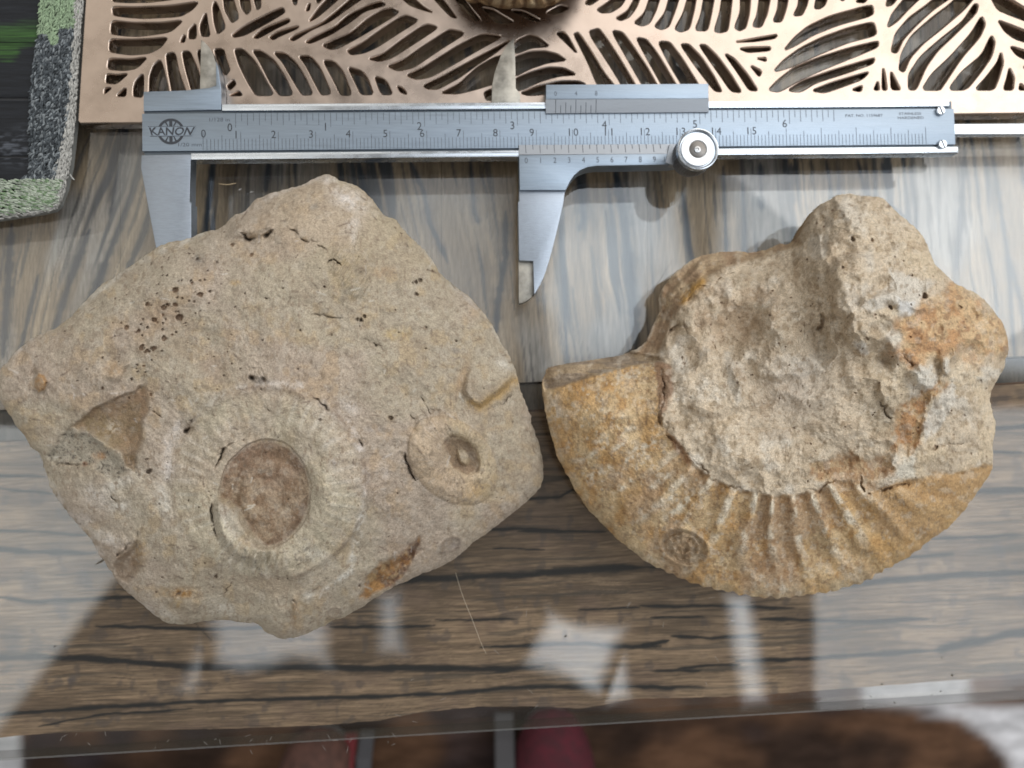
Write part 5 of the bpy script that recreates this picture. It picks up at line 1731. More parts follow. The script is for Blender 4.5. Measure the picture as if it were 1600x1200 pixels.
    for pts, wd, dp in CRK_L:
        m = (X > min(p[0] for p in pts) - 14) & (X < max(p[0] for p in pts) + 14) & (Y > min(p[1] for p in pts) - 14) & (Y < max(p[1] for p in pts) + 14)
        d, tt = dpoly(X[m] + 5 * fbm(X[m] / 11, Y[m] / 11, 31, 3), Y[m] + 5 * fbm(X[m] / 10, Y[m] / 10, 32, 3), pts)
        q = np.clip(.55 + 1.1 * fbm(X[m] / 13, Y[m] / 13, 35, 3), 0, 1) * np.minimum(1, np.minimum(tt, 1 - tt) * 4 + .15)
        c[m] = mix(c[m], np.array([0.17, 0.135, 0.105]), .8 * q * (1 - ss(0, wd * (.3 + .6 * q), d)))
    for e5, k5 in ((ell(X, Y, 704, 851, 15, 10, -30), .55), (ell(X, Y, 523, 958, 10, 8), .45), (ell(X, Y, 612, 798, 7, 7), .25)):
        c = mix(c, np.array([0.19, 0.155, 0.125]), k5 * np.exp(-((e5 - 1) / .2) ** 2))
    hr = np.random.default_rng(5)
    for _ in range(230):
        x0, y0, an, ln = hr.uniform(20, 840), hr.uniform(290, 980), hr.normal(.5, .8), hr.uniform(4, 15)
        m = (np.abs(X - x0) < ln + 3) & (np.abs(Y - y0) < ln + 3)
        if m.any():
            d, t = dpoly(X[m] + 2 * fbm(X[m] / 5, Y[m] / 5, 120, 2), Y[m], [(x0 - ln / 2 * math.cos(an), y0 - ln / 2 * math.sin(an)), (x0 + ln / 2 * math.cos(an), y0 + ln / 2 * math.sin(an))])
            c[m] = mix(c[m], np.array([0.17, 0.13, 0.10]) if hr.random() < .7 else np.array([0.58, 0.54, 0.48]), .7 * np.exp(-(d / 1.3) ** 2))
    pk = ss(-.1, .4, fbm(X / 120, Y / 120, 121, 3))
    c = mix(c, c * np.array([1.02, .985, .99]), pk)
    c = mix(c, c * np.array([1.0, 1.0, .965]), 1 - pk)
    veins = np.abs(fbm(X / 34, Y / 34, 110, 4))
    c = mix(c, np.array([0.27, 0.215, 0.16]), .55 * ss(.035, .0, veins) * ss(-.1, .3, fbm(X / 90, Y / 90, 111)))
    fl = ss(.36, .5, fbm(X / 5, Y / 9, 112, 3))
    c = mix(c, np.array([0.30, 0.235, 0.17]), .6 * fl)
    c = mix(c, np.array([0.30, 0.235, 0.175]), .3 * ss(.12, .5, fbm(X / 16, Y / 16, 114, 4)))
    c = mix(c, np.array([0.52, 0.47, 0.40]), .22 * ss(.15, .5, fbm(X / 13, Y / 13, 115, 4)))
    c = mix(c, np.array([0.19, 0.15, 0.115]), .4 * ss(.46, .6, fbm(X / 4, Y / 4, 116, 3)))
    c = c * (1 + .13 * fbm(X / 2.4, Y / 2.4, 113, 2))[..., None]
    pits(X, Y, None, PIT_BROWN, c, np.array([0.16, 0.085, 0.045]))
    pits(X, Y, None, PIT_DARK, c, np.array([0.12, 0.08, 0.055]))
    return c


slab_root = thing("fossil_slab", (*at(420, 660, 0)[:2], 0), "large angular grey-beige limestone slab holding a big and a small coiled ammonite", "fossil rock")
insL = lambda x, y: 0.10 + 0.09 * ss(480, 300, y)
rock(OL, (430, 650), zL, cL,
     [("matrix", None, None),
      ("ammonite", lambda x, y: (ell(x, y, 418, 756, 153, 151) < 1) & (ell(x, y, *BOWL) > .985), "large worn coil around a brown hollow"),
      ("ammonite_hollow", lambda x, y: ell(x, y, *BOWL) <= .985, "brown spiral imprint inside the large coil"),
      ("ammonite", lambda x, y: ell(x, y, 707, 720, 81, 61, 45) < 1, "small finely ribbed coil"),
      ("shell_fragment", lambda x, y: inpoly(x, y, [(52, 606), (52, 591), (59, 580), (70, 584), (76, 597), (71, 611), (60, 615)]) > 0, "tiny orange shell near the slab's pointed corner"),
      ("rusty_hollow", lambda x, y: inpoly(x, y, RUST) > 0, "rust-brown hollow on the lower edge")],
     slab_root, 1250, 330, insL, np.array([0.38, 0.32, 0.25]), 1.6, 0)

# ---- right rock: broken ribbed ammonite with stone filling
OR = [(848, 600), (849, 588), (854, 575), (870, 571), (905, 565), (950, 559), (980, 553), (998, 544), (1013, 529), (1022, 508), (1031, 484), (1031, 463), (1037, 448), (1052, 427), (1070, 416), (1091, 400), (1115, 395),
      (1148, 392), (1175, 395), (1202, 388), (1214, 382), (1230, 382), (1248, 372), (1258, 360), (1263, 349), (1275, 325), (1302, 308), (1323, 302), (1341, 306), (1380, 307), (1395, 325), (1416, 343), (1440, 364), (1450, 385),
      (1458, 409), (1476, 427), (1494, 443), (1518, 454), (1542, 472), (1563, 499), (1575, 526), (1575, 550), (1569, 577), (1557, 595), (1548, 613), (1546, 632), (1554, 651), (1555, 672), (1551, 699), (1551, 726), (1545, 744),
      (1527, 768), (1512, 792), (1485, 822), (1455, 843), (1428, 864), (1395, 885), (1350, 909), (1314, 921), (1275, 928), (1239, 933), (1210, 934), (1175, 931), (1130, 924), (1094, 915), (1058, 900), (1022, 885), (992, 864),
      (962, 840), (938, 816), (914, 789), (893, 756), (881, 732), (869, 705), (860, 675), (854, 648), (849, 618)]
UMB = [(1020, 560), (1036, 575), (1035, 600), (1031, 640), (1036, 665), (1055, 690), (1075, 715), (1100, 738), (1130, 755), (1160, 765), (1200, 773), (1240, 774), (1275, 766), (1305, 752), (1340, 745), (1358, 768), (1385, 758), (1420, 748), (1470, 738), (1510, 735), (1560, 720)]
WHORL = UMB + [(1620, 760), (1560, 960), (1200, 1010), (940, 930), (820, 720), (820, 560), (860, 596), (930, 585), (980, 573)]
FACET = [(845, 590), (852, 570), (905, 560), (985, 548), (1030, 556), (1036, 564), (985, 573), (930, 587), (880, 604), (852, 612)]
TOPLAY = [(990, 556), (1015, 525), (1030, 480), (1036, 445), (1092, 396), (1250, 370), (1255, 384), (1200, 400), (1130, 420), (1095, 440), (1070, 470), (1050, 500), (1040, 530), (1030, 555)]
baseR = rbf([(850, 600, 13), (855, 680, 12), (885, 745, 11), (940, 820, 11), (1022, 885, 11), (1130, 924, 11), (1239, 933, 11), (1350, 909, 11), (1455, 843, 12), (1527, 768, 13), (1553, 690, 15), (1548, 620, 17), (1573, 550, 18), (1563, 499, 20),
             (1500, 445, 23), (1455, 400, 25), (1400, 330, 24), (1325, 303, 21), (1268, 345, 20), (1235, 384, 14), (1150, 392, 13), (1070, 416, 13), (1033, 470, 12), (1000, 545, 12), (905, 565, 13), (850, 580, 12),
             (880, 640, 19), (940, 620, 24), (920, 720, 19), (990, 640, 27), (1000, 720, 25), (980, 790, 19), (1060, 790, 24), (1060, 850, 17), (1110, 800, 26), (1150, 860, 19), (1180, 800, 27), (1250, 870, 18), (1250, 800, 27),
             (1340, 800, 25), (1350, 860, 17), (1430, 790, 23), (1470, 770, 20), (1020, 660, 28), (1080, 735, 28), (1150, 775, 29), (1230, 785, 29),
             (1060, 590, 28), (1120, 580, 29), (1080, 680, 30), (1160, 700, 31), (1180, 620, 29), (1250, 720, 31), (1260, 640, 31), (1320, 720, 31), (1330, 660, 33), (1420, 720, 28), (1500, 700, 22), (1510, 620, 26), (1080, 470, 20),
             (1130, 440, 21), (1120, 520, 23), (1180, 440, 22), (1190, 500, 27), (1220, 540, 31), (1240, 440, 27), (1290, 410, 33), (1320, 340, 29), (1330, 430, 39), (1330, 500, 40), (1390, 440, 39), (1390, 520, 38), (1350, 560, 35),
             (1430, 400, 32), (1470, 480, 33), (1520, 500, 27), (1500, 560, 29), (1440, 590, 34), (1420, 640, 32), (1280, 560, 31), (1270, 500, 31), (1050, 500, 17)])
RC = (1235, 610)
CRK_R = [([(1031, 575), (1036, 600), (1030, 640), (1040, 668), (1060, 695), (1078, 718)], 3.4, 1.2), ([(1078, 718), (1100, 738), (1130, 756), (1165, 768)], 2.6, .9), ([(1240, 774), (1280, 765), (1310, 750)], 2.6, .9), ([(1340, 745), (1352, 768), (1362, 772)], 3.5, 2.0),
         ([(1372, 768), (1400, 757), (1425, 753)], 2.5, 1.4), ([(1040, 525), (1060, 512), (1075, 508)], 5, 2.0), ([(1370, 625), (1388, 645), (1400, 655)], 2, 1.2), ([(1275, 470), (1285, 500), (1280, 520)], 5, 1.6),
         ([(1060, 480), (1085, 455), (1120, 437), (1160, 425)], 2.0, 1.0), ([(1080, 497), (1100, 520), (1130, 560)], 2, .6), ([(1405, 545), (1420, 575), (1432, 585)], 2.2, 1.4), ([(1450, 700), (1490, 693), (1530, 690)], 1.6, .8)]
OVAL = (1069, 855, 40, 27, 22)
PITS_R = [(1333, 374, 4), (1425, 431, 3), (1443, 463, 5.5), (1391, 480, 4), (1368, 492, 2), (1355, 530, 3), (1462, 698, 3), (1507, 649, 2), (1265, 634, 1.4), (1258, 672, 1.3), (1070, 568, 2), (1388, 322, 3.5), (1362, 376, 3), (1317, 418, 2.5), (1412, 408, 3), (1337, 475, 2), (1347, 545, 2), (1500, 480, 3)]
for _ in range(170):
    PITS_R.append((rng.uniform(1040, 1560), rng.uniform(320, 760), rng.uniform(.8, 1.9)))


def rad_rib(X, Y):
    a = np.arctan2(Y - RC[1], X - RC[0])
    r = np.hypot(X - RC[0], (Y - RC[1]) * 1.1)
    return a, r


def zR(X, Y, D):
    Z = baseR(X, Y)
    wh = inpoly(X, Y, WHORL)
    w = ss(-2, 6, wh)
    rough = 1.0 * (1 - .45 * w) * (1 - .5 * gs(X, Y, 1235, 650, 110, 80, 20))
    Z = Z + rough * (2.9 * fbm(X / 72, Y / 72, 121, 3) + 1.3 * fbm(X / 30, Y / 30, 122, 3)) + .32 * fbm(X / 10, Y / 10, 123, 3) + .15 * fbm(X / 3.6, Y / 3.6, 124, 2)
    # ridged lumps of the filling
    f = ss(4, 30, -wh)
    Z = Z + f * rough * (1.3 * (0.35 - np.abs(fbm(X / 50, Y / 50, 125, 3))) * (2 + 1.6 * ss(1240, 1320, X) * ss(620, 560, Y)) + .35 * (0.3 - np.abs(fbm(X / 19, Y / 19, 126, 3))))
    a, r = rad_rib(X, Y)
    # the whorl drops towards the outer edge like a tube
    Z = Z - w * 2.6 * np.exp(-D / 12)
    Z = Z - (1 - w) * 2.4 * np.exp(-D / 8)
    ph = a + 0.00055 * (r - 200)
    pj = ph + .035 * fbm(a * 4, r / 120, 136, 2)
    ribs = np.cos(pj * 2 * math.pi / math.radians(10.9))
    ribs2 = np.cos(pj * 2 * math.pi / math.radians(5.45))
    inner = ss(150, 172, r) * ss(330, 280, r)
    outer = ss(215, 285, r)
    str_ = np.interp(a, [-.2, .25, .7, 1.0, 1.9, 2.3, 2.7, 3.2], [.25, .35, .7, 1.0, 1.0, .6, .42, .25])
    mod = .75 + .5 * fbm(X / 40, Y / 40, 127)
    Z = Z + w * str_ * mod * (1.55 * inner * (ribs + .25 * ribs2 * (vn(a * 5, r / 50, 137))) + .32 * outer * ribs2 * (0.55 + .6 * ss(20, 4, D)))
    Z = Z - w * .5 * ss(16, 3, wh) * (X > 1080)
    Z = Z + .7 * (1 - w) * ss(-26, -3, wh) * (X < 1300) * (Y > 590) * (X > 1030)
    # shelf at the broken top left
    Z = Z - 2.5 * ss(-3, 10, inpoly(X, Y, TOPLAY)) + .3 * np.sin(dpoly(X, Y, [(1010, 560), (1050, 480), (1110, 420), (1200, 400)])[0] * .5) * ss(0, 8, inpoly(X, Y, TOPLAY))
    Z = Z - 3.0 * ss(-2, 7, inpoly(X, Y, FACET)) + .5 * fbm(X / 22, Y / 5, 128, 3) * ss(-2, 7, inpoly(X, Y, FACET))
    # ridge across the middle and the dip behind it
    d, t = dpoly(X, Y, [(1205, 490), (1170, 540), (1150, 575), (1158, 600), (1180, 618)])
    Z = Z + 2.0 * np.exp(-(d / 13) ** 2) - 2.5 * gs(X, Y, 1150, 520, 26, 38, 30) - 2.4 * gs(X, Y, 1175, 600, 20, 12, 20)
    Z = Z + 3.0 * ss(-4, 18, inpoly(X, Y, [(1150, 600), (1180, 618), (1250, 640), (1290, 640), (1350, 600), (1330, 560), (1270, 545), (1215, 500), (1185, 560)])) * .6
    pl = ss(-3, 12, inpoly(X, Y, [(1040, 545), (1075, 532), (1118, 545), (1150, 560), (1166, 600), (1160, 640), (1120, 655), (1060, 640), (1044, 600)]))
    Z = Z + 2.0 * pl * ss(1040, 1150, X)
    Z = Z + 1.6 * ss(-2, 9, inpoly(X, Y, [(1205, 495), (1235, 470), (1275, 520), (1270, 560), (1220, 600), (1185, 590), (1168, 560)])) * ss(1330, 1190, X)
    # boss at the upper right
    Z = Z + 4.5 * ss(-3, 14, inpoly(X, Y, [(1290, 430), (1305, 400), (1340, 388), (1375, 402), (1385, 430), (1372, 455), (1345, 478), (1325, 505), (1300, 490)]))
    Z = Z + 3.2 * ss(-2, 8, inpoly(X, Y, [(1313, 520), (1330, 490), (1350, 462), (1390, 452), (1420, 462), (1412, 490), (1392, 530), (1360, 545), (1345, 558), (1325, 545)]))
    Z = Z - 3.5 * gs(X, Y, 1385, 560, 18, 12, 30) + 2.2 * ss(-3, 12, inpoly(X, Y, [(1365, 610), (1380, 592), (1405, 596), (1415, 625), (1402, 648), (1380, 645)]))
    Z = Z + 2.8 * ss(-3, 11, inpoly(X, Y, [(1422, 580), (1435, 568), (1456, 572), (1467, 592), (1462, 608), (1445, 614), (1428, 604)])) + 2.0 * ss(1.15, .6, ell(X, Y, 1478, 573, 8, 16, -15))
    Z = Z - 1.6 * gs(X, Y, 1466, 588, 4, 22, 15)
    Z = Z - 1.5 * ss(-6, 10, inpoly(X + 12 * fbm(X / 14, Y / 14, 164, 3), Y, [(1395, 690), (1398, 655), (1412, 630), (1440, 608), (1452, 618), (1445, 650), (1440, 680), (1420, 706)]))
    Z = Z - 1.4 * ss(-6, 10, inpoly(X + 12 * fbm(X / 14, Y / 14, 166, 3), Y, [(1265, 730), (1300, 715), (1330, 705), (1350, 718), (1385, 712), (1395, 735), (1360, 760), (1345, 745), (1300, 750)]))
    d, t = dpoly(X, Y, [(1445, 560), (1475, 552), (1500, 560), (1510, 580)])
    Z = Z + .5 * np.exp(-(d / 14) ** 2) * np.sin(t * 26)
    ov = ell(X, Y, *OVAL)
    Z = Z + .8 * gs(ov, 0, 1.0, 0, .14, 1) - .9 * ss(1.0, .8, ov) + .9 * ss(.9, .6, ov) * (.5 + 1.2 * fbm(X / 6, Y / 6, 129, 2)) + .5 * ss(.9, .7, ov) * np.cos(np.hypot((X - 1066) / 1.3, Y - 856) * .62)
    for pts, wd, dp in CRK_R:
        m = (X > min(p[0] for p in pts) - 18) & (X < max(p[0] for p in pts) + 18) & (Y > min(p[1] for p in pts) - 18) & (Y < max(p[1] for p in pts) + 18)
        d, tt = dpoly(X[m] + 9 * fbm(X[m] / 16, Y[m] / 16, 131, 3), Y[m] + 8 * fbm(X[m] / 14, Y[m] / 14, 132, 3), pts)
        q = np.clip(.6 + 1.1 * fbm(X[m] / 15, Y[m] / 15, 135, 3), 0, 1) * np.minimum(1, np.minimum(tt, 1 - tt) * 4 + .15)
        Z[m] -= dp * 1.1 * q * (1 - ss(0, wd * (.4 + .9 * q), d)) + .4 * dp * q * np.exp(-(d / (2.8 * wd)) ** 2)
    pits(X, Y, Z, PITS_R, depth=.9)
    return np.maximum(Z, 5.0)


def cR(X, Y, D, Z):
    wh = inpoly(X + 5 * fbm(X / 15, Y / 15, 140, 3), Y + 5 * fbm(X / 15, Y / 15, 141, 3), WHORL)
    w = ss(-3, 4, wh)
    c = np.tile(np.array([0.58, 0.485, 0.365]), (*X.shape, 1))
    c = mix(c, np.array([0.47, 0.385, 0.28]), ss(0, .5, fbm(X / 45, Y / 45, 142, 4)))
    c = mix(c, np.array([0.63, 0.565, 0.47]), ss(.05, .5, fbm(X / 38, Y / 38, 143, 4)))
    c = mix(c, np.array([0.34, 0.26, 0.17]), .6 * ss(.25, .5, fbm(X / 15, Y / 15, 144, 4)))
    c = mix(c, np.array([0.42, 0.30, 0.20]), .55 * gs(X, Y, 1120, 490, 70, 50) * ss(-.3, .3, fbm(X / 24, Y / 24, 145, 3)))
    c = mix(c, np.array([0.53, 0.46, 0.385]), .7 * gs(X, Y, 1240, 610, 60, 50))
    # whorl
    o = mix(np.array([0.53, 0.345, 0.165]), np.array([0.60, 0.455, 0.275]), ss(-.4, .45, fbm(X / 34, Y / 34, 146, 4)))
    o = mix(o, np.array([0.46, 0.265, 0.105]), .75 * ss(.08, .5, fbm(X / 22, Y / 22, 147, 4)))
    o = mix(o, np.array([0.44, 0.32, 0.215]), .75 * ss(.0, .5, fbm(X / 60, Y / 60, 148, 3) + (X - 1100) / 900))
    a, r = rad_rib(X, Y)
    ph = a + 0.00055 * (r - 200)
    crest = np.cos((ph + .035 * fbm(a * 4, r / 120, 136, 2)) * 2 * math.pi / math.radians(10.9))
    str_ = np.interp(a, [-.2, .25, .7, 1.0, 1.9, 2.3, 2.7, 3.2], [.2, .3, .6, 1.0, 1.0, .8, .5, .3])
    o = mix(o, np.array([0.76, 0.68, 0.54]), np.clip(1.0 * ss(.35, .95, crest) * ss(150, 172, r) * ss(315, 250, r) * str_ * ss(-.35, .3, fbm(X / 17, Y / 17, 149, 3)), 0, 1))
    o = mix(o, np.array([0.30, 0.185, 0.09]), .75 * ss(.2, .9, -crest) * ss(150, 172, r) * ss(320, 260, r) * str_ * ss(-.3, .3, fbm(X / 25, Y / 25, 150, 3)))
    dots = ss(.3, .55, fbm(X / 8, Y / 8, 151, 3))
    o = mix(o, np.array([0.60, 0.54, 0.44]), .55 * dots * ss(-.2, .3, fbm(X / 50, Y / 50, 152)))
    fl = ss(.28, .45, fbm(X / 6, Y / 6, 153, 3))
    o = mix(o, np.array([0.25, 0.15, 0.08]), .5 * fl)
    rimk = ss(26, 6, D)
    o = mix(o, np.array([0.50, 0.42, 0.29]), .5 * rimk * ss(-.2, .3, fbm(X / 20, Y / 20, 154)))
    o = mix(o, np.array([0.56, 0.50, 0.42]), .8 * gs(X, Y, 868, 640, 12, 34, -10) * ss(-.3, .2, fbm(X / 9, Y / 9, 155)))
    o = mix(o, np.array([0.47, 0.29, 0.12]), .6 * ss(1300, 1420, X))
    o = mix(o, np.array([0.30, 0.17, 0.08]), .6 * gs(X, Y, 1215, 880, 60, 40) * ss(-.2, .3, fbm(X / 12, Y / 12, 156, 3)))
    o = mix(o, np.array([0.40, 0.22, 0.08]), .7 * gs(X, Y, 980, 715, 34, 12, -25) + .0 * X)
    for x0, y0, x1, y1 in [(985, 706, 1024, 690), (978, 720, 1006, 708), (975, 673, 990, 668), (940, 640, 955, 645), (1010, 796, 1052, 776), (1020, 760, 1044, 742), (960, 700, 972, 694), (1040, 810, 1075, 780),
                           (900, 720, 930, 708), (920, 745, 950, 730), (960, 770, 985, 752), (965, 590, 1000, 584), (1000, 626, 1012, 622), (930, 690, 944, 684), (1060, 800, 1084, 770), (985, 820, 1010, 806)]:
        d, t = dpoly(X + 3 * fbm(X / 9, Y / 9, 176, 2), Y, [(x0, y0), (x1, y1)])
        o = mix(o, np.array([0.72, 0.655, 0.53]), .85 * np.exp(-(d / 4.5) ** 2) * np.clip(.6 + 1.2 * fbm(X / 7, Y / 7, 177, 2), 0, 1))
    c = mix(c, np.array([0.60, 0.49, 0.34]), .6 * ss(1320, 1440, X) * ss(-.2, .3, fbm(X / 40, Y / 40, 178)))
    c = mix(c, np.array([0.40, 0.30, 0.205]), .7 * ss(-10, 18, inpoly(X, Y, [(1080, 500), (1110, 450), (1160, 430), (1215, 450), (1205, 490), (1165, 545), (1130, 540)])) * ss(-.35, .3, fbm(X / 22, Y / 22, 179, 3)))  # brown of the dip, with its shade put into the colour
    d, t = dpoly(X, Y, [(1205, 490), (1170, 545), (1150, 580), (1170, 620), (1200, 640)])
    c = mix(c, np.array([0.36, 0.27, 0.18]), .5 * np.exp(-(d / 10) ** 2) * ss(-.2, .3, fbm(X / 12, Y / 12, 180, 2)))
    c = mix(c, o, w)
    # crack band between whorl and filling
    for pts, wd, dp in CRK_R:
        m = (X > min(p[0] for p in pts) - 18) & (X < max(p[0] for p in pts) + 18) & (Y > min(p[1] for p in pts) - 18) & (Y < max(p[1] for p in pts) + 18)
        d, tt = dpoly(X[m] + 9 * fbm(X[m] / 16, Y[m] / 16, 131, 3), Y[m] + 8 * fbm(X[m] / 14, Y[m] / 14, 132, 3), pts)
        q = np.clip(.6 + 1.1 * fbm(X[m] / 15, Y[m] / 15, 135, 3), 0, 1) * np.minimum(1, np.minimum(tt, 1 - tt) * 4 + .15)
        c[m] = mix(c[m], np.array([0.24, 0.16, 0.10]), .75 * q * (1 - ss(0, wd * (.4 + .9 * q), d)))
    band = ss(-2, 4, inpoly(X + 4 * fbm(X / 10, Y / 10, 157, 2), Y, [(1022, 560), (1052, 570), (1052, 612), (1042, 640), (1030, 655), (1026, 600)]))
    c = mix(c, np.array([0.31, 0.195, 0.125]), .85 * band)
    band = ss(-2, 4, inpoly(X, Y, [(1040, 672), (1062, 690), (1082, 720), (1076, 730), (1054, 705)]))
    c = mix(c, np.array([0.36, 0.21, 0.12]), .75 * band)
    fac = ss(-2, 4, inpoly(X, Y, FACET))
    c = mix(c, mix(np.array([0.39, 0.30, 0.20]), np.array([0.30, 0.24, 0.18]), ss(-.2, .3, fbm(X / 40, Y / 6, 158, 3))), fac)
    top = ss(-3, 5, inpoly(X, Y, TOPLAY))
    c = mix(c, mix(np.array([0.33, 0.225, 0.14]), np.array([0.44, 0.33, 0.21]), ss(-.3, .4, fbm(X / 20, Y / 20, 159, 3))), top * .9)
    d, _ = dpoly(X, Y, [(1068, 470), (1085, 450), (1098, 440)])
    c = mix(c, np.array([0.47, 0.27, 0.08]), .9 * np.exp(-(d / 7) ** 2))
    rust = ss(-16, 14, inpoly(X + 26 * fbm(X / 30, Y / 30, 160, 4), Y + 26 * fbm(X / 30, Y / 30, 161, 4), [(1400, 545), (1408, 500), (1438, 478), (1440, 462), (1470, 470), (1495, 448), (1525, 462), (1570, 520), (1572, 545), (1530, 556), (1500, 560), (1470, 562), (1440, 572), (1418, 565)]))
    rc = mix(np.array([0.50, 0.29, 0.145]), np.array([0.60, 0.43, 0.25]), ss(-.3, .4, fbm(X / 16, Y / 16, 162, 3) + (X - 1480) / 300))
    rc = mix(rc, np.array([0.28, 0.155, 0.08]), .7 * ss(.2, .45, fbm(X / 10, Y / 10, 163, 3)))
    c = mix(c, rc, .92 * rust)
    r2 = ss(-6, 7, inpoly(X + 14 * fbm(X / 14, Y / 14, 164, 3), Y + 12 * fbm(X / 14, Y / 14, 165, 3), [(1392, 705), (1395, 660), (1412, 632), (1440, 606), (1470, 596), (1478, 602), (1452, 622), (1442, 650), (1448, 660), (1438, 690), (1425, 706), (1405, 690)]))
    c = mix(c, mix(np.array([0.40, 0.21, 0.09]), np.array([0.48, 0.32, 0.17]), ss(-.2, .4, fbm(X / 8, Y / 8, 165, 2))), .9 * r2)
    r3 = ss(-7, 7, inpoly(X + 16 * fbm(X / 14, Y / 14, 166, 3), Y + 14 * fbm(X / 14, Y / 14, 165, 3), [(1265, 745), (1270, 728), (1300, 716), (1330, 704), (1350, 716), (1388, 710), (1396, 732), (1372, 745), (1362, 768), (1345, 748), (1300, 752)]))
    c = mix(c, mix(np.array([0.34, 0.20, 0.10]), np.array([0.47, 0.33, 0.19]), ss(-.1, .4, fbm(X / 8, Y / 8, 167, 2))), .85 * r3)
    for pl, col, k in [([(1422, 580), (1435, 568), (1456, 572), (1467, 592), (1462, 608), (1445, 614), (1428, 604)], (.66, .62, .54), .95), ([(1472, 560), (1482, 560), (1487, 580), (1478, 590), (1471, 578)], (.66, .62, .54), .9),
                       ([(1460, 625), (1490, 590), (1495, 620), (1470, 670), (1445, 690), (1440, 670)], (.62, .585, .52), .8), ([(1398, 745), (1412, 715), (1432, 708), (1430, 745), (1410, 752)], (.64, .60, .51), .85),
                       ([(1345, 480), (1370, 455), (1392, 440), (1385, 415), (1420, 430), (1462, 440), (1440, 465), (1430, 490), (1405, 495), (1400, 475), (1360, 490)], (.62, .58, .51), .8),  # pale patch paints the lit right side of the bump
                       ([(1398, 462), (1415, 470), (1430, 470), (1425, 492), (1408, 488)], (.70, .69, .66), .9), ([(1334, 535), (1348, 532), (1360, 548), (1352, 556), (1340, 550)], (.66, .63, .57), .85),
                       ([(1040, 545), (1060, 532), (1075, 560), (1070, 585), (1050, 575)], (.60, .55, .47), .7), ([(1390, 530), (1405, 515), (1412, 525), (1398, 545)], (.62, .58, .5), .7), ([(1520, 590), (1565, 572), (1568, 585), (1530, 600)], (.6, .56, .48), .7),
                       ([(1130, 550), (1145, 545), (1150, 590), (1162, 625), (1148, 635), (1135, 590)], (.57, .53, .46), .6)]:
        m = ss(-3, 5, inpoly(X + 4 * fbm(X / 8, Y / 8, 168, 2), Y + 4 * fbm(X / 8, Y / 8, 169, 2), pl))
        c = mix(c, np.array(col), k * m)
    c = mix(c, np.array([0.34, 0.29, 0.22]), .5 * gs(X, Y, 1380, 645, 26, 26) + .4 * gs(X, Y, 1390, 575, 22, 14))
    ov = ell(X, Y, *OVAL)
    c = mix(c, mix(np.array([0.36, 0.27, 0.18]), np.array([0.25, 0.185, 0.125]), ss(-.2, .3, fbm(X / 7, Y / 7, 170, 2))), .6 * ss(1.04, .88, ov))
    c = mix(c, np.array([0.30, 0.225, 0.15]), .5 * ss(.3, .5, fbm(X / 5, Y / 8, 171, 3)))
    c = mix(c, c * np.array([.66, .58, .50]), .4 * ss(.12, .5, fbm(X / 18, Y / 18, 173, 4)))
    c = mix(c, np.array([0.70, 0.64, 0.54]), .25 * ss(.18, .5, fbm(X / 12, Y / 12, 174, 4)))
    c = mix(c, np.array([0.22, 0.15, 0.10]), .4 * ss(.44, .6, fbm(X / 4.5, Y / 4.5, 175, 3)))
    c = c * (1 + .14 * fbm(X / 2.6, Y / 2.6, 172, 2))[..., None]
    pits(X, Y, None, PITS_R, c, np.array([0.17, 0.10, 0.065]))
    return c


def serr(x, y):
    a, r = rad_rib(x, y)
    return 1.5 * np.cos((a + 0.00055 * (r - 200)) * 2 * math.pi / math.radians(3.4)) * ss(860, 900, y) + .5 * np.cos(a * 2 * math.pi / math.radians(3.4)) * ss(700, 800, y) * (x > 1380)


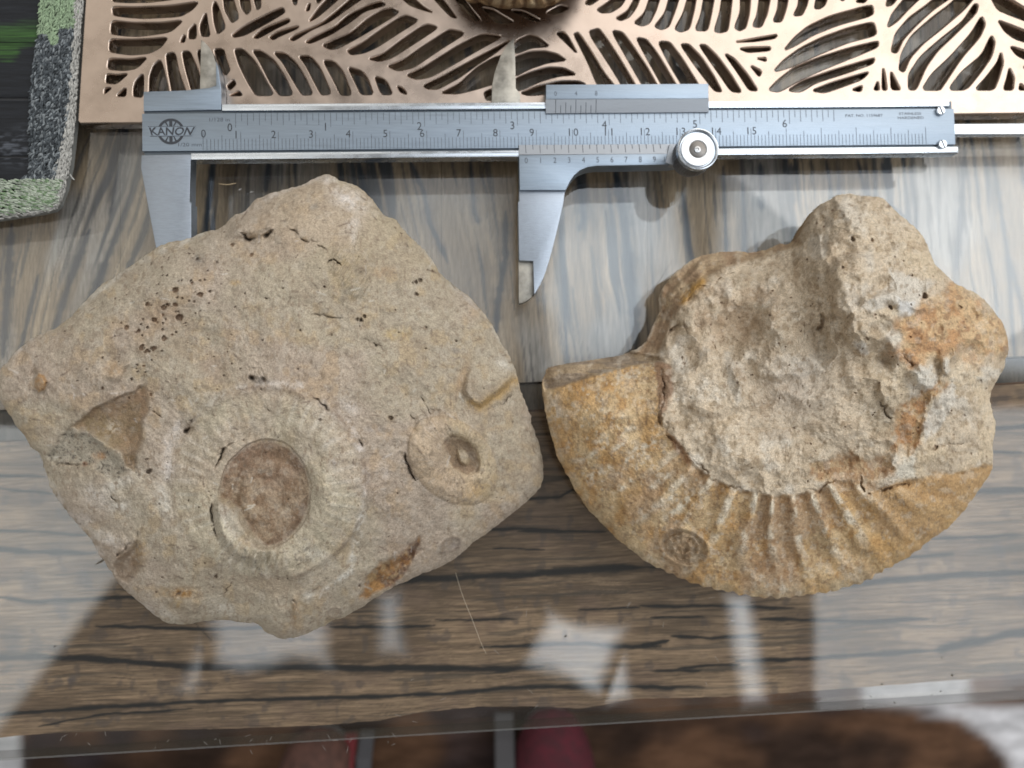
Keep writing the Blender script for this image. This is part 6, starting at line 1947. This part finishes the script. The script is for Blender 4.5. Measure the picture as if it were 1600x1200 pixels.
amm_root = thing("ammonite_fossil", (*at(1230, 680, 0)[:2], 0), "broken ochre ammonite with ribbed outer whorl and pale lumpy stone in its middle", "fossil")
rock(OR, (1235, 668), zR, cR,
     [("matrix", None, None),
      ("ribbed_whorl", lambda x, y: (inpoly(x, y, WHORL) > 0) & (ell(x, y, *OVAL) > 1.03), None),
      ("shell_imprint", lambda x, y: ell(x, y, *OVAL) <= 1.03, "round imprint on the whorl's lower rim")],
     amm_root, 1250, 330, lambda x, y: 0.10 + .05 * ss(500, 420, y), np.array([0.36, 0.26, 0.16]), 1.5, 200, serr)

# ---- third fossil, mostly beyond the top of the picture, standing on the tray
O3 = [(722, 0), (730, 9), (742, 6), (752, 9), (762, 13), (775, 15), (784, 18), (796, 15), (812, 14), (826, 13), (838, 15), (850, 17), (862, 13), (872, 9), (884, 5), (896, 1), (925, -40), (930, -100), (895, -170), (820, -200), (745, -175), (700, -110), (702, -45)]


def z3(X, Y, D):
    a = np.arctan2(Y + 95, X - 812)
    r = ell(X, Y, 812, -95, 114, 110)
    Z = 13 + 9 * np.sqrt(np.clip(1 - r ** 2, 0, 1)) - 5 * ss(.45, .2, r)
    return Z + .9 * np.cos(a * 36) * ss(.3, .8, r) + .6 * fbm(X / 12, Y / 12, 301, 3) + .2 * fbm(X / 4, Y / 4, 302, 2)


def c3(X, Y, D, Z):
    a = np.arctan2(Y + 95, X - 812)
    c = mix(np.array([0.30, 0.19, 0.10]), np.array([0.42, 0.32, 0.20]), ss(-.4, .4, fbm(X / 20, Y / 20, 303, 3)))
    return mix(c, np.array([0.15, 0.085, 0.05]), .6 * ss(.1, 1, -np.cos(a * 36)))


t_root = thing("ammonite_fossil", (*at(812, -80, 0)[:2], ZT), "brown ribbed ammonite on the tray, cut off by the top of the picture", "fossil")
O3 = [(x, y - 7) for x, y in O3]
obs = rock(O3, (812, -90), z3, c3, [("ribbed_whorl", None, None)], t_root, 420, 90, .6, np.array([0.2, 0.13, 0.08]), 1.0, 400)
for ob in obs:                                  # it stands on the tray, not on the glass
    n = len(ob.data.vertices)
    co = np.empty(n * 3, np.float32)
    ob.data.vertices.foreach_get("co", co)
    co = co.reshape(-1, 3)
    co[:, 2] = np.maximum(co[:, 2], ZT + .0001)
    ob.data.vertices.foreach_set("co", co.ravel())
    ob.data.update()
